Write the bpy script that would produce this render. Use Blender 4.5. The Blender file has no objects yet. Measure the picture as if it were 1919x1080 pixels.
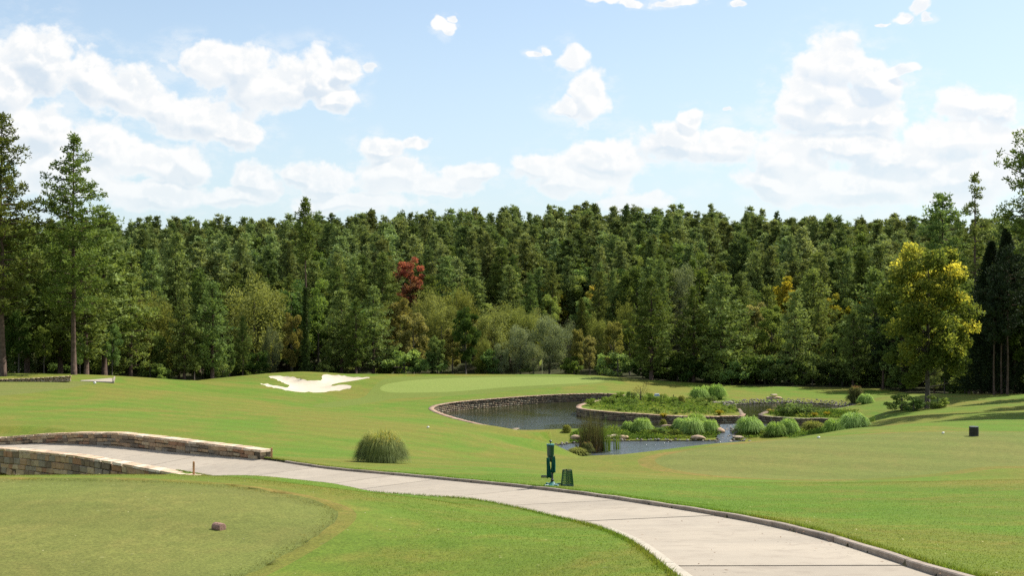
import bpy, math, random
import numpy as np
from mathutils import Vector
from mathutils.geometry import delaunay_2d_cdt

random.seed(7)
R = math.radians
sc = bpy.context.scene
col = sc.collection

# ------------------------------------------------------------------ camera, light, sky
CAMZ = 14.0          # eye height above the world origin (the upper pond lies near z = 0.2)
F = 2300.0           # focal length in photograph pixels (1919 wide)
cam_d = bpy.data.cameras.new('camera')
cam_d.sensor_width = 36.0
cam_d.lens = 36.0 * F / 1919.0
cam_d.clip_start = 0.3
cam_d.clip_end = 9000
cam = bpy.data.objects.new('camera', cam_d)
cam.location = (0, 0, CAMZ)
cam.rotation_euler = (R(90), 0, 0)
col.objects.link(cam)
sc.camera = cam

SUN_AZ, SUN_EL = 58.0, 50.0       # degrees clockwise from the view direction (+Y), degrees up
sun_d = bpy.data.lights.new('sun', 'SUN')
sun_d.energy = 4.6
sun_d.angle = R(0.55)
sun_d.color = (1.0, 0.955, 0.88)
sun = bpy.data.objects.new('sun', sun_d)
sdir = Vector((math.sin(R(SUN_AZ)) * math.cos(R(SUN_EL)), math.cos(R(SUN_AZ)) * math.cos(R(SUN_EL)), math.sin(R(SUN_EL))))
sun.rotation_euler = sdir.to_track_quat('Z', 'Y').to_euler()
sun.location = (60, 60, 90)
col.objects.link(sun)

sc.view_settings.view_transform = 'Standard'
sc.view_settings.look = 'None'
sc.view_settings.gamma = 1.0
sc.view_settings.use_curve_mapping = False
sc.view_settings.exposure = 0.72
sc.render.film_transparent = False
try:
    sc.cycles.use_denoising = False
    sc.cycles.max_bounces = 7
    sc.cycles.diffuse_bounces = 3
    sc.cycles.glossy_bounces = 3
    sc.cycles.transmission_bounces = 4
    sc.cycles.transparent_max_bounces = 6
    sc.cycles.sample_clamp_indirect = 6.0
    sc.cycles.caustics_reflective = False
    sc.cycles.caustics_refractive = False
    sc.cycles.use_adaptive_sampling = False
except Exception:
    pass


class NT:
    """small helper round a node tree"""
    def __init__(s, tree):
        s.t = tree
        s.n = tree.nodes
        s.l = tree.links

    def put(s, sock, v):
        if hasattr(v, 'is_output') or isinstance(v, bpy.types.NodeSocket):
            s.l.new(v, sock)
        else:
            sock.default_value = v

    def math(s, op, a, b=0.0, c=None, clamp=False):
        m = s.n.new('ShaderNodeMath'); m.operation = op; m.use_clamp = clamp
        s.put(m.inputs[0], a); s.put(m.inputs[1], b)
        if c is not None: s.put(m.inputs[2], c)
        return m.outputs[0]

    def vmath(s, op, a, b=None, c=None):
        m = s.n.new('ShaderNodeVectorMath'); m.operation = op
        s.put(m.inputs[0], a)
        if b is not None: s.put(m.inputs[1], b)
        if c is not None: s.put(m.inputs[2], c)
        return m.outputs['Value'] if op in ('LENGTH', 'DOT_PRODUCT', 'DISTANCE') else m.outputs[0]

    def noise(s, vec, scale, detail=2.0, rough=0.5, dist=0.0, out='Fac'):
        m = s.n.new('ShaderNodeTexNoise')
        if vec is not None: s.l.new(vec, m.inputs['Vector'])
        m.inputs['Scale'].default_value = scale
        m.inputs['Detail'].default_value = detail
        m.inputs['Roughness'].default_value = rough
        m.inputs['Distortion'].default_value = dist
        return m.outputs[out]

    def map(s, v, a, b, c=0.0, d=1.0, smooth=False):
        m = s.n.new('ShaderNodeMapRange')
        m.interpolation_type = 'SMOOTHSTEP' if smooth else 'LINEAR'
        s.put(m.inputs[0], v)
        s.put(m.inputs[1], a); s.put(m.inputs[2], b)
        s.put(m.inputs[3], c); s.put(m.inputs[4], d)
        return m.outputs[0]

    def mix(s, f, a, b, mode='MIX'):
        m = s.n.new('ShaderNodeMix'); m.data_type = 'RGBA'; m.blend_type = mode
        s.put(m.inputs[0], f)
        s.put(m.inputs[6], a if not isinstance(a, tuple) else tuple(a)[:3] + (1,))
        s.put(m.inputs[7], b if not isinstance(b, tuple) else tuple(b)[:3] + (1,))
        return m.outputs[2]

    def scale(s, vec, xyz):
        return s.vmath('MULTIPLY', vec, xyz)


world = bpy.data.worlds.new('World')
sc.world = world
world.use_nodes = True
wt = NT(world.node_tree)
wt.n.clear()
SKY_STRENGTH = 0.10
sky = wt.n.new('ShaderNodeTexSky')
sky.sky_type = 'NISHITA'
sky.sun_disc = False
sky.sun_elevation = R(SUN_EL)
sky.sun_rotation = R(SUN_AZ)
sky.altitude = 100
sky.air_density = 1.0
sky.dust_density = 1.2
sky.ozone_density = 1.4
tc = wt.n.new('ShaderNodeTexCoord')
nrm = wt.vmath('NORMALIZE', tc.outputs['Generated'])
sep = wt.n.new('ShaderNodeSeparateXYZ'); wt.l.new(nrm, sep.inputs[0])
az = wt.math('ARCTAN2', sep.outputs[0], sep.outputs[1])
el = wt.math('ARCSINE', sep.outputs[2])
cmb = wt.n.new('ShaderNodeCombineXYZ')
wt.l.new(az, cmb.inputs[0]); wt.l.new(el, cmb.inputs[1])
P0 = cmb.outputs[0]
# billows: the cloud outlines are broken up by noise at several scales
w1 = wt.noise(wt.scale(P0, (1, 1.25, 1)), 20, 4, 0.55, out='Color')
P1 = wt.vmath('MULTIPLY_ADD', wt.vmath('SUBTRACT', w1, (.5, .5, .5)), (.034, .026, 0), P0)
PU = wt.vmath('ADD', P1, (.004, .0085, 0))
CLOUDS = [
 (70,140,68,64),(8,195,60,80),(180,165,48,50),(235,190,70,50),(290,205,46,40),(370,228,98,46),(440,252,62,28),(60,265,90,60),
 (380,130,62,40),(450,132,60,40),(520,165,80,50),(600,150,50,48),(640,132,42,30),(625,190,45,24),(690,130,20,10),
 (180,290,74,50),(270,312,82,38),(350,308,44,40),(290,372,110,30),(115,335,90,60),
 (480,345,52,32),(556,330,50,26),(450,372,66,25),(620,347,60,40),
 (715,275,46,28),(782,264,30,14),(740,322,74,40),(880,326,54,22),(820,345,90,25),(660,382,130,25),
 (1070,108,38,24),(1003,97,13,6),(1022,91,11,8),(1104,180,44,50),(1062,205,42,22),(828,40,17,12),(842,54,14,15),(850,34,9,7),(1140,2,42,9),(1180,7,26,7),(1262,3,40,9),(1698,53,19,10),(1720,40,19,13),(1737,55,13,8),(1662,60,9,4),(1392,14,16,6),
 (1010,312,62,26),(1130,297,92,40),(1080,335,110,32),(1290,222,28,24),(1262,272,80,40),(1350,280,82,40),(1385,262,40,20),(1190,378,80,20),(1364,219,12,4),
 (1565,140,74,60),(1525,190,86,58),(1632,170,62,50),(1690,152,26,12),(1500,214,66,46),(1652,232,62,34),(1580,235,90,40),(1480,300,90,50),(1600,285,140,30),
 (1800,215,50,38),(1862,230,44,36),(1785,275,120,35),(1700,305,140,40),(1450,342,74,30),(1600,355,180,45),(1800,345,130,50),(2000,300,120,60),(-90,260,120,70),
]
acc = accu = None
for i, (cx, cy, rx, ry) in enumerate(CLOUDS):
    ca = math.atan((cx - 960) / F); ce = math.atan((540 - cy) / F)
    sx, sy = F / (rx * 1.10), F / (ry * 1.10)
    ln = wt.vmath('LENGTH', wt.vmath('MULTIPLY_ADD', P1, (sx, sy, 0), (-ca * sx, -ce * sy, 0)))
    lu = wt.vmath('LENGTH', wt.vmath('MULTIPLY_ADD', PU, (sx, sy, 0), (-ca * sx, -ce * sy, 0)))
    acc = ln if acc is None else wt.math('SMOOTH_MIN', acc, ln, 0.10)
    accu = lu if accu is None else wt.math('SMOOTH_MIN', accu, lu, 0.10)
# clouds carry on round the rest of the sky
gen = wt.noise(wt.scale(P1, (1, 1.9, 1)), 4.2, 5, 0.5)
inx = wt.map(wt.math('ABSOLUTE', az), 0.40, 0.52, 0, 1, True)
iny = wt.map(el, 0.235, 0.32, 0, 1, True)
outside = wt.math('MAXIMUM', inx, iny)
f1 = wt.noise(wt.scale(P0, (1, 1.05, 1)), 40, 8, 0.56, .15)
f2 = wt.noise(wt.scale(wt.vmath('ADD', P0, (.0035, .006, 0)), (1, 1.05, 1)), 40, 8, 0.56, .15)
fld = wt.math('MULTIPLY_ADD', wt.math('SUBTRACT', f1, .5), 1.7, wt.math('SUBTRACT', 1.04, acc))
own = wt.map(fld, 0.0, 0.36, 0, 1, True)
genm = wt.math('MULTIPLY', wt.map(wt.math('MULTIPLY_ADD', wt.math('SUBTRACT', f1, .5), .3, gen), 0.51, 0.60, 0, 1, True), outside)
dens = wt.math('MAXIMUM', own, genm)
wisp = wt.noise(wt.scale(P0, (1, 1.7, 1)), 24, 6, 0.65)
veil = wt.math('MULTIPLY', wt.map(acc, 1.75, 0.95, 0, 0.38, True), wt.map(wisp, 0.44, 0.66, 0, 1, True))
dens = wt.math('MAXIMUM', dens, veil)
# undersides: nearer to a puff's centre when looking a little higher
under = wt.map(wt.math('SUBTRACT', acc, accu), -0.10, 0.22, 0, 1, True)
relief = wt.map(wt.math('SUBTRACT', f2, f1), -0.07, 0.10, 0, 1, True)
big = wt.noise(wt.scale(P0, (1, 1.7, 1)), 12, 2, 0.5)
shade = wt.math('MULTIPLY', wt.math('MULTIPLY_ADD', under, .85, wt.math('MULTIPLY', relief, .45)), wt.map(big, 0.35, 0.6, .35, 1.0, True))
shade = wt.math('MULTIPLY', shade, wt.map(fld, 0.05, 0.55, 0, 1, True), clamp=True)
lowel = wt.map(el, 0.03, 0.13, 1, 0, True)
ccol = wt.mix(shade, (0.615, 0.615, 0.61), (0.455, 0.49, 0.53))
ccol = wt.mix(wt.math('MULTIPLY', lowel, 0.45), ccol, (0.535, 0.575, 0.60))
skyc = wt.vmath('MULTIPLY', sky.outputs[0], (SKY_STRENGTH,) * 3)
# the pale summer haze low over the horizon
hz = wt.map(el, -0.02, 0.30, 0.72, 0.20, True)
skyc = wt.mix(hz, skyc, (0.43, 0.535, 0.60))
dens = wt.math('MULTIPLY', dens, wt.math('SUBTRACT', 1.0, wt.math('MULTIPLY', shade, .28)))
dens = wt.math('MULTIPLY', dens, wt.map(el, 0.02, 0.12, 0.72, 1.0, True))
fin = wt.mix(dens, skyc, ccol)
bg = wt.n.new('ShaderNodeBackground'); bg.inputs['Strength'].default_value = 1.0
wt.l.new(fin, bg.inputs['Color'])
wo = wt.n.new('ShaderNodeOutputWorld'); wt.l.new(bg.outputs[0], wo.inputs[0])

# ------------------------------------------------------------------ helpers
def tag(o, label=None, cat=None, group=None, kind=None):
    if label: o['label'] = label
    if cat: o['category'] = cat
    if group: o['group'] = group
    if kind: o['kind'] = kind
    return o


def mesh_np(name, V, Fq, mat=None, smooth=False, tint=None):
    """mesh from numpy arrays: V (n,3), Fq (m,k) with k = 3 or 4"""
    me = bpy.data.meshes.new(name)
    V = np.asarray(V, dtype=np.float32); Fq = np.asarray(Fq, dtype=np.int32)
    m, k = Fq.shape
    me.vertices.add(len(V)); me.vertices.foreach_set('co', V.ravel())
    me.loops.add(m * k); me.loops.foreach_set('vertex_index', Fq.ravel())
    me.polygons.add(m)
    me.polygons.foreach_set('loop_start', np.arange(0, m * k, k, dtype=np.int32))
    me.polygons.foreach_set('loop_total', np.full(m, k, dtype=np.int32))
    if smooth: me.polygons.foreach_set('use_smooth', np.ones(m, dtype=bool))
    me.update(calc_edges=True)
    if mat is not None:
        for mm in (mat if isinstance(mat, (list, tuple)) else [mat]): me.materials.append(mm)
    if tint is not None:
        a = me.attributes.new('tint', 'FLOAT', 'FACE'); a.data.foreach_set('value', np.asarray(tint, dtype=np.float32))
    return me


def ob(name, me, parent=None, loc=None):
    o = bpy.data.objects.new(name, me)
    if loc is not None: o.location = loc
    if parent is not None: o.parent = parent
    col.objects.link(o)
    return o


def empty(name, loc=(0, 0, 0), rz=0.0):
    o = bpy.data.objects.new(name, None)
    o.location = loc; o.rotation_euler = (0, 0, rz); o.empty_display_size = 0.3
    col.objects.link(o)
    return o


class MB:
    """collects simple solids into one mesh"""
    def __init__(s): s.v = []; s.f = []; s.m = []

    def add(s, vs, fs, mi=0):
        o = len(s.v); s.v += [tuple(v) for v in vs]
        for f in fs: s.f.append([i + o for i in f]); s.m.append(mi)

    def box(s, c, size, rz=0.0, mi=0, jit=0.0, taper=1.0, rng=random):
        hx, hy, hz_ = size[0] / 2, size[1] / 2, size[2] / 2
        co, si = math.cos(rz), math.sin(rz)
        vs = []
        for z in (-1, 1):
            k = taper if z > 0 else 1.0
            for x, y in ((-1, -1), (1, -1), (1, 1), (-1, 1)):
                px = x * hx * k + rng.uniform(-jit, jit); py = y * hy * k + rng.uniform(-jit, jit)
                vs.append((c[0] + px * co - py * si, c[1] + px * si + py * co, c[2] + z * hz_ + rng.uniform(-jit, jit)))
        s.add(vs, [(3, 2, 1, 0), (4, 5, 6, 7), (0, 1, 5, 4), (1, 2, 6, 5), (2, 3, 7, 6), (3, 0, 4, 7)], mi)

    def tube(s, pts, rads, n=8, mi=0, cap=True):
        rings = []
        up = Vector((0, 0, 1))
        P = [Vector(p) for p in pts]
        for i, p in enumerate(P):
            t = (P[min(i + 1, len(P) - 1)] - P[max(i - 1, 0)])
            t = t.normalized() if t.length > 1e-9 else up
            a = t.cross(Vector((0, 1, 0)) if abs(t.y) < 0.9 else Vector((1, 0, 0))).normalized()
            b = t.cross(a)
            r = rads[i] if hasattr(rads, '__len__') else rads
            rings.append([p + a * (r * math.cos(2 * math.pi * k / n)) + b * (r * math.sin(2 * math.pi * k / n)) for k in range(n)])
        vs = [v for r in rings for v in r]
        fs = []
        for i in range(len(P) - 1):
            for k in range(n):
                k2 = (k + 1) % n
                fs.append((i * n + k, i * n + k2, (i + 1) * n + k2, (i + 1) * n + k))
        if cap:
            fs.append(tuple(range(n))); fs.append(tuple((len(P) - 1) * n + k for k in reversed(range(n))))
        s.add(vs, fs, mi)

    def lathe(s, prof, n=20, c=(0, 0, 0), mi=0):
        vs = []; fs = []
        for r, z in prof:
            for k in range(n):
                a = 2 * math.pi * k / n
                vs.append((c[0] + r * math.cos(a), c[1] + r * math.sin(a), c[2] + z))
        for i in range(len(prof) - 1):
            for k in range(n):
                k2 = (k + 1) % n
                fs.append((i * n + k, i * n + k2, (i + 1) * n + k2, (i + 1) * n + k))
        fs.append(tuple(reversed(range(n)))); fs.append(tuple((len(prof) - 1) * n + k for k in range(n)))
        s.add(vs, fs, mi)

    def mesh(s, name, mats, smooth=False):
        me = bpy.data.meshes.new(name)
        me.from_pydata(s.v, [], s.f)
        for m in (mats if isinstance(mats, (list, tuple)) else [mats]): me.materials.append(m)
        me.polygons.foreach_set('material_index', s.m)
        if smooth: me.polygons.foreach_set('use_smooth', [True] * len(s.f))
        me.update()
        return me

    def build(s, name, mats, parent=None, smooth=False, bevel=0.0, loc=None):
        o = ob(name, s.mesh(name, mats, smooth), parent, loc)
        if bevel:
            b = o.modifiers.new('soft_edges', 'BEVEL'); b.width = bevel; b.segments = 1; b.limit_method = 'ANGLE'
        return o


# ------------------------------------------------------------------ materials
def new_mat(name):
    m = bpy.data.materials.new(name); m.use_nodes = True
    t = NT(m.node_tree); t.n.clear()
    out = t.n.new('ShaderNodeOutputMaterial')
    return m, t, out


def principled(t, out, colr, rough=0.8, bump=None, spec=0.3, metallic=0.0, bstr=0.3, bdist=0.02):
    p = t.n.new('ShaderNodeBsdfPrincipled')
    t.put(p.inputs['Base Color'], colr if not isinstance(colr, tuple) else colr[:3] + (1,))
    t.put(p.inputs['Roughness'], rough)
    p.inputs['Metallic'].default_value = metallic
    p.inputs['Specular IOR Level'].default_value = spec
    if bump is not None:
        b = t.n.new('ShaderNodeBump'); b.inputs['Strength'].default_value = bstr; b.inputs['Distance'].default_value = bdist
        t.l.new(bump, b.inputs['Height']); t.l.new(b.outputs[0], p.inputs['Normal'])
    t.l.new(p.outputs[0], out.inputs[0])
    return p


def pos(t):
    return t.n.new('ShaderNodeNewGeometry').outputs['Position']


def grass_mat(name, green, lush, tan, tan_amt=0.5, spark=0.5, stripes=None, fine=1.0, blade=False):
    green, lush, tan = [(c_[0] * .90, c_[1] * .84, c_[2] * .50) for c_ in (green, lush, tan)]
    m, t, out = new_mat(name)
    P = pos(t)
    big = t.noise(t.scale(P, (1, .55, 1)), 0.085, 4, 0.6, 0.8)
    mid = t.noise(P, 0.55, 4, 0.6, 0.8)
    small = t.noise(t.scale(P, (1, .8, 1)), 4.0, 3, 0.65)
    tiny = t.noise(P, 26.0 * fine, 2, 0.6)
    c = t.mix(t.map(big, 0.35, 0.65, 0, 1, True), green, lush)
    tm = t.math('ADD', t.math('MULTIPLY', t.map(mid, 0.44, 0.68, 0, 1, True), 0.65), t.math('MULTIPLY', t.map(big, 0.62, 0.40, 0, 0.55, True), 1.0))
    tm = t.math('MULTIPLY', tm, t.map(small, 0.25, 0.75, 0.35, 1.25))
    c = t.mix(t.math('MULTIPLY', tm, tan_amt, clamp=True), c, tan)
    if stripes:
        ang, width, amt = stripes
        sx = t.n.new('ShaderNodeSeparateXYZ'); t.l.new(t.vmath('MULTIPLY_ADD', t.noise(P, 0.1, 2, 0.5, out='Color'), (1.5, 1.5, 0), P), sx.inputs[0])
        u = t.math('ADD', t.math('MULTIPLY', sx.outputs[0], math.cos(R(ang)) / width), t.math('MULTIPLY', sx.outputs[1], math.sin(R(ang)) / width))
        s_ = t.map(t.math('SINE', t.math('MULTIPLY', u, math.pi)), -0.35, 0.35, 1 - amt, 1 + amt, True)
        c = t.vmath('MULTIPLY', c, t.vmath('MULTIPLY', (1, 1, 1), s_))
    k = t.map(tiny, 0.28, 0.72, 0.72, 1.28)
    k2 = t.map(small, 0.3, 0.7, 0.9, 1.1)
    cc = t.n.new('ShaderNodeCombineXYZ')
    kk = t.math('MULTIPLY', k, k2)
    for i in range(3): t.l.new(kk, cc.inputs[i])
    c = t.vmath('MULTIPLY', c, cc.outputs[0])
    # straw-pale clippings
    v = t.n.new('ShaderNodeTexVoronoi'); v.inputs['Scale'].default_value = 2.6; v.inputs['Randomness'].default_value = 1
    t.l.new(P, v.inputs['Vector'])
    dot = t.math('MULTIPLY', t.map(v.outputs['Distance'], 0.085, 0.05, 0, 1), t.map(t.noise(P, 1.3, 1), 0.5, 0.56, 0, 1))
    c = t.mix(t.math('MULTIPLY', dot, spark * 0.5), c, (0.34, 0.32, 0.16))
    hgt = t.math('ADD', t.math('MULTIPLY', tiny, 0.6), t.math('MULTIPLY', t.noise(P, 90, 1), 0.5))
    p = principled(t, out, c, 0.95, None if blade else hgt, 0.12, bstr=0.55, bdist=0.03)
    if blade:
        tr = t.n.new('ShaderNodeBsdfTranslucent'); t.l.new(t.vmath('MULTIPLY', c, (1.7, 1.7, 1.3)), tr.inputs[0])
        mx = t.n.new('ShaderNodeMixShader'); mx.inputs[0].default_value = .5
        t.l.new(p.outputs[0], mx.inputs[1]); t.l.new(tr.outputs[0], mx.inputs[2]); t.l.new(mx.outputs[0], out.inputs[0])
    return m


def soil_mat(name, a, b, scale=1.2):
    m, t, out = new_mat(name)
    P = pos(t)
    n = t.noise(P, scale, 5, 0.65)
    principled(t, out, t.mix(t.map(n, .35, .65, 0, 1), a, b), 1.0, n, 0.1, bstr=.5, bdist=.1)
    return m


def stone_mat(name, cols, scale=1.0, rough=0.85):
    m, t, out = new_mat(name)
    oi = t.n.new('ShaderNodeObjectInfo')
    at = t.n.new('ShaderNodeAttribute'); at.attribute_name = 'tint'
    rnd = t.math('FRACT', t.math('ADD', oi.outputs['Random'], at.outputs['Fac']))
    cr = t.n.new('ShaderNodeValToRGB'); cr.color_ramp.interpolation = 'CONSTANT'
    e = cr.color_ramp.elements
    for i, c in enumerate(cols):
        el_ = e[i] if i < len(e) else e.new(i / len(cols))
        el_.position = i / len(cols); el_.color = tuple(c) + (1,)
    t.l.new(rnd, cr.inputs[0])
    P = pos(t)
    n = t.noise(P, 7 * scale, 5, 0.65)
    n2 = t.noise(P, 1.6 * scale, 3, 0.6)
    c = t.mix(t.map(n, .3, .7, 0, .8), t.vmath('MULTIPLY', cr.outputs[0], (.62, .58, .55)), cr.outputs[0])
    c = t.mix(t.map(n2, .5, .75, 0, .45, True), c, (0.055, 0.05, 0.042))
    principled(t, out, c, rough, n, 0.25, bstr=.6, bdist=.03)
    return m


def leaf_mat(name, dark, light, trans=0.35, extra=None, hue=0.12, rough=0.75, glossy=0.06):
    m, t, out = new_mat(name)
    at = t.n.new('ShaderNodeAttribute'); at.attribute_name = 'tint'
    oi = t.n.new('ShaderNodeObjectInfo')
    c = t.mix(t.map(at.outputs['Fac'], 0, 1, 0, 1), dark, light)
    if extra:
        c = t.mix(t.map(at.outputs['Fac'], 1.0, 2.0, 0, 1), c, extra)
    hs = t.n.new('ShaderNodeHueSaturation')
    t.put(hs.inputs['Hue'], t.map(oi.outputs['Random'], 0, 1, 0.5 - hue * .15, 0.5 + hue * .07))
    rr = t.math('FRACT', t.math('MULTIPLY', oi.outputs['Random'], 7.31))
    t.put(hs.inputs['Value'], t.map(rr, 0, 1, 1 - hue * 2.4, 1 + hue * 2.4))
    t.put(hs.inputs['Saturation'], t.map(rr, 0, 1, 1.05, 0.9))
    t.l.new(c, hs.inputs['Color'])
    cc = hs.outputs[0]
    p = t.n.new('ShaderNodeBsdfPrincipled')
    t.l.new(cc, p.inputs['Base Color']); p.inputs['Roughness'].default_value = rough
    p.inputs['Specular IOR Level'].default_value = glossy
    tr = t.n.new('ShaderNodeBsdfTranslucent')
    t.l.new(t.vmath('MULTIPLY', cc, (1.25, 1.2, 0.7)), tr.inputs[0])
    mx = t.n.new('ShaderNodeMixShader'); mx.inputs[0].default_value = trans
    t.l.new(p.outputs[0], mx.inputs[1]); t.l.new(tr.outputs[0], mx.inputs[2])
    t.l.new(mx.outputs[0], out.inputs[0])
    return m


def flat_mat(name, c, rough=0.6, spec=0.3, metallic=0.0, var=0.12, scale=6):
    m, t, out = new_mat(name)
    n = t.noise(pos(t), scale, 4, 0.6)
    cl = t.mix(t.map(n, .3, .7, 0, 1), tuple(x * (1 - var * 1.6) for x in c), tuple(min(1, x * (1 + var)) for x in c))
    principled(t, out, cl, rough, n, spec, metallic, bstr=.15, bdist=.01)
    return m


M = {}
M['lawn'] = grass_mat('lawn', (.128, .172, .038), (.098, .182, .030), (.205, .165, .062), 0.62, 0.7, stripes=(62, 2.4, .035))
M['blades'] = grass_mat('lawn_blades', (.128, .172, .038), (.098, .182, .030), (.205, .165, .062), 0.62, 0.0, blade=True)
M['tee'] = grass_mat('tee_turf', (.140, .168, .064), (.128, .170, .058), (.198, .172, .085), 0.38, 0.7, stripes=(70, 1.6, .04))
M['green'] = grass_mat('green_turf', (.180, .245, .088), (.174, .240, .084), (.20, .225, .095), 0.15, 0.0, fine=.5)
M['apron'] = grass_mat('tee_apron_turf', (.150, .160, .045), (.125, .160, .040), (.235, .165, .080), .85, .3)
M['fringe'] = grass_mat('fringe_turf', (.125, .180, .050), (.125, .175, .05), (.16, .17, .06), 0.3, 0.0)
M['forest'] = soil_mat('forest_soil', (.035, .030, .016), (.045, .055, .018), .6)
M['bed'] = soil_mat('pond_mud', (.035, .032, .018), (.05, .045, .025))
M['bank'] = soil_mat('planted_bank', (.06, .075, .024), (.085, .08, .035), 2.0)
M['bark_pine'] = soil_mat('pine_bark', (.06, .042, .032), (.13, .09, .068), 3.0)
M['bark_grey'] = soil_mat('grey_bark', (.06, .052, .042), (.12, .105, .085), 3.0)
STONES = [(.48, .32, .19), (.38, .28, .18), (.56, .44, .28), (.28, .21, .14), (.42, .24, .14), (.34, .29, .22), (.50, .36, .21), (.22, .17, .12)]
M['stone'] = stone_mat('field_stone', STONES)
M['coping'] = stone_mat('coping_stone', [(.66, .50, .34), (.72, .58, .42), (.60, .45, .31), (.70, .52, .35), (.76, .64, .48)], 1.0)
M['pondcap'] = stone_mat('pond_coping_stone', [(.46, .33, .23), (.40, .28, .19), (.50, .38, .27), (.42, .27, .19)], 1.0)
M['wallstone'] = stone_mat('pond_wall_stone', [(.30, .24, .16), (.22, .18, .13), (.36, .29, .19), (.15, .12, .09), (.26, .19, .13), (.33, .30, .22)], 1.0)
M['pebble'] = stone_mat('pebbles', [(.30, .28, .25), (.22, .21, .20), (.38, .35, .30), (.17, .16, .15), (.28, .24, .19)], 1.0)
M['boulder'] = stone_mat('boulder', [(.60, .43, .28), (.52, .39, .27), (.62, .50, .36)], .6)
M['mortar'] = soil_mat('mortar', (.10, .085, .06), (.15, .12, .09), 8)


def concrete():
    m, t, out = new_mat('concrete')
    P = pos(t)
    oi = t.n.new('ShaderNodeObjectInfo')
    a = t.noise(P, 0.55, 4, 0.6, .6); b = t.noise(P, 3.0, 5, 0.65); c_ = t.noise(P, 60, 2, 0.7)
    c = t.mix(t.map(a, .35, .68, 0, 1, True), (.335, .287, .222), (.290, .250, .196))
    c = t.mix(t.map(b, .47, .72, 0, .8, True), c, (.24, .20, .155))
    c = t.mix(t.map(c_, .35, .65, 0, .35), c, (.38, .33, .26))
    k = t.map(oi.outputs['Random'], 0, 1, .92, 1.06)
    cc = t.n.new('ShaderNodeCombineXYZ')
    for i in range(3): t.l.new(k, cc.inputs[i])
    c = t.vmath('MULTIPLY', c, cc.outputs[0])
    principled(t, out, c, .9, t.math('ADD', c_, b), .2, bstr=.25, bdist=.01)
    return m


M['concrete'] = concrete()
M['band'] = flat_mat('pale_edge_concrete', (.40, .355, .28), .9, .2, var=.10, scale=5)
M['kerb'] = stone_mat('kerb_concrete', [(.34, .28, .225), (.37, .31, .25), (.32, .265, .215)], .6)
M['sand'] = soil_mat('bunker_sand', (.47, .405, .31), (.53, .455, .35), 1.5)


def water(name, tintc, rip, bs, ro=.04, bd=.10):
    m, t, out = new_mat(name)
    P = pos(t)
    a = t.noise(t.scale(P, (0.9, 1.5, 1)), 2.4 * rip, 3, 0.55)
    b = t.noise(t.scale(P, (1, 1.7, 1)), 9.0 * rip, 2, 0.5)
    calm = t.map(t.noise(P, 0.10, 2, 0.5), .38, .62, 0.35, 1.0, True)
    h = t.math('MULTIPLY', t.math('ADD', t.math('MULTIPLY', a, .7), t.math('MULTIPLY', b, .3)), calm)
    sy_ = t.n.new('ShaderNodeSeparateXYZ'); t.l.new(P, sy_.inputs[0])
    h = t.math('MULTIPLY', h, t.map(sy_.outputs[1], 121, 142, 1.15, .35, True))   # a breeze ruffles the near half
    p = principled(t, out, tintc, ro, h, 0.5, bstr=bs, bdist=bd)
    p.inputs['IOR'].default_value = 1.333
    return m


M['water'] = water('pond_water', (.026, .030, .010), .8, .55)
M['water_low'] = water('lower_pond_water', (.080, .096, .102), 0.45, 1.0, .16, .34)  # pale blue-grey base colour stands in for the sky reflection the surface lacks

# ------------------------------------------------------------------ the lie of the land
def px3(px, py, d):
    """camera-relative point seen at photograph pixel (px, py) at distance d"""
    return ((px - 959.5) / F * d, d, -(py - 540) / F * d)


CP = []
def cp(*rows):
    for r in rows: CP.append(px3(*r))


cp((0,901,27),(240,900,27),(0,907,31),(240,905,31),(400,899,27),(600,918,27),(-200,900,27),(0,893,22),(240,891,22),(400,893,22.5),(480,892,30),(600,905,30),(700,930,21.5),(800,960,19.3),(960,1000,16),(960,1080,12.8),(1100,1000,17),(1150,1050,13.2),
   (1919,1080,10.5),(1919,1000,17),(1919,950,22.5),(1600,950,23.5),(1919,900,33),(1600,920,31),(1300,930,29),(1400,903,41),(1150,900,36),(1150,870,52),(1080,880,50),(1000,880,46),(1080,870,72),(1100,862,97),(1050,864,94),(1050,874,70),(1150,864,84),(1180,858,92),(1180,862,74),(1150,868,66),(1230,853,88),
   (1240,850,66),(1300,836,62),(1600,803,75),(1600,799,95),(1700,800,73),(1700,785,90),(1735,767,111),(1800,795,72),(1800,775,95),(1800,755,120),(1800,740,140),
   (1919,800,68),(1919,780,82),(1919,755,108),(1919,738,128),(1650,745,140),(1650,733,165),(1580,728,170),(1500,726,172),(1500,735,163),(1400,733,165),(1450,745,152),(1550,748,150),(1600,760,135),
   (1650,775,112),(1640,790,98),(1250,728,168),(1330,735,158),(1250,740,153),(1200,718,172),(1200,735,155),(1130,712,174),(1160,709,180),(1100,703,186),(1000,702,187),(850,704,184),(720,706,180),
   (720,735,153),(900,738,152),(1000,733,155),(1100,722,163),(700,750,142),(620,750,138),(600,765,122),(700,780,112),(760,790,106),(850,801,106),(950,812,106),(1040,813,110),(1030,830,98),(950,830,90),
   (850,830,82),(700,830,74),(700,868,46),(850,868,50),(950,870,50),(600,845,58),(500,830,65),(500,853,52),(400,830,63),(300,812,66),(150,805,66),(0,812,64),(200,790,75),(0,780,78),(400,790,85),(550,790,92),
   (200,760,97),(0,750,102),(400,760,110),(300,735,125),(120,735,115),(0,725,125),(200,716,135),(0,712,135),(0,699,150),(130,702,147),(230,706,148),(300,711,158),(370,716,167),(430,712,168),(500,704,170),
   (570,697,175),(640,701,175),(480,730,145),(400,735,140),(590,738,149),(488,722,154),(560,712,164),(692,709,166),(640,704,170))
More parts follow.
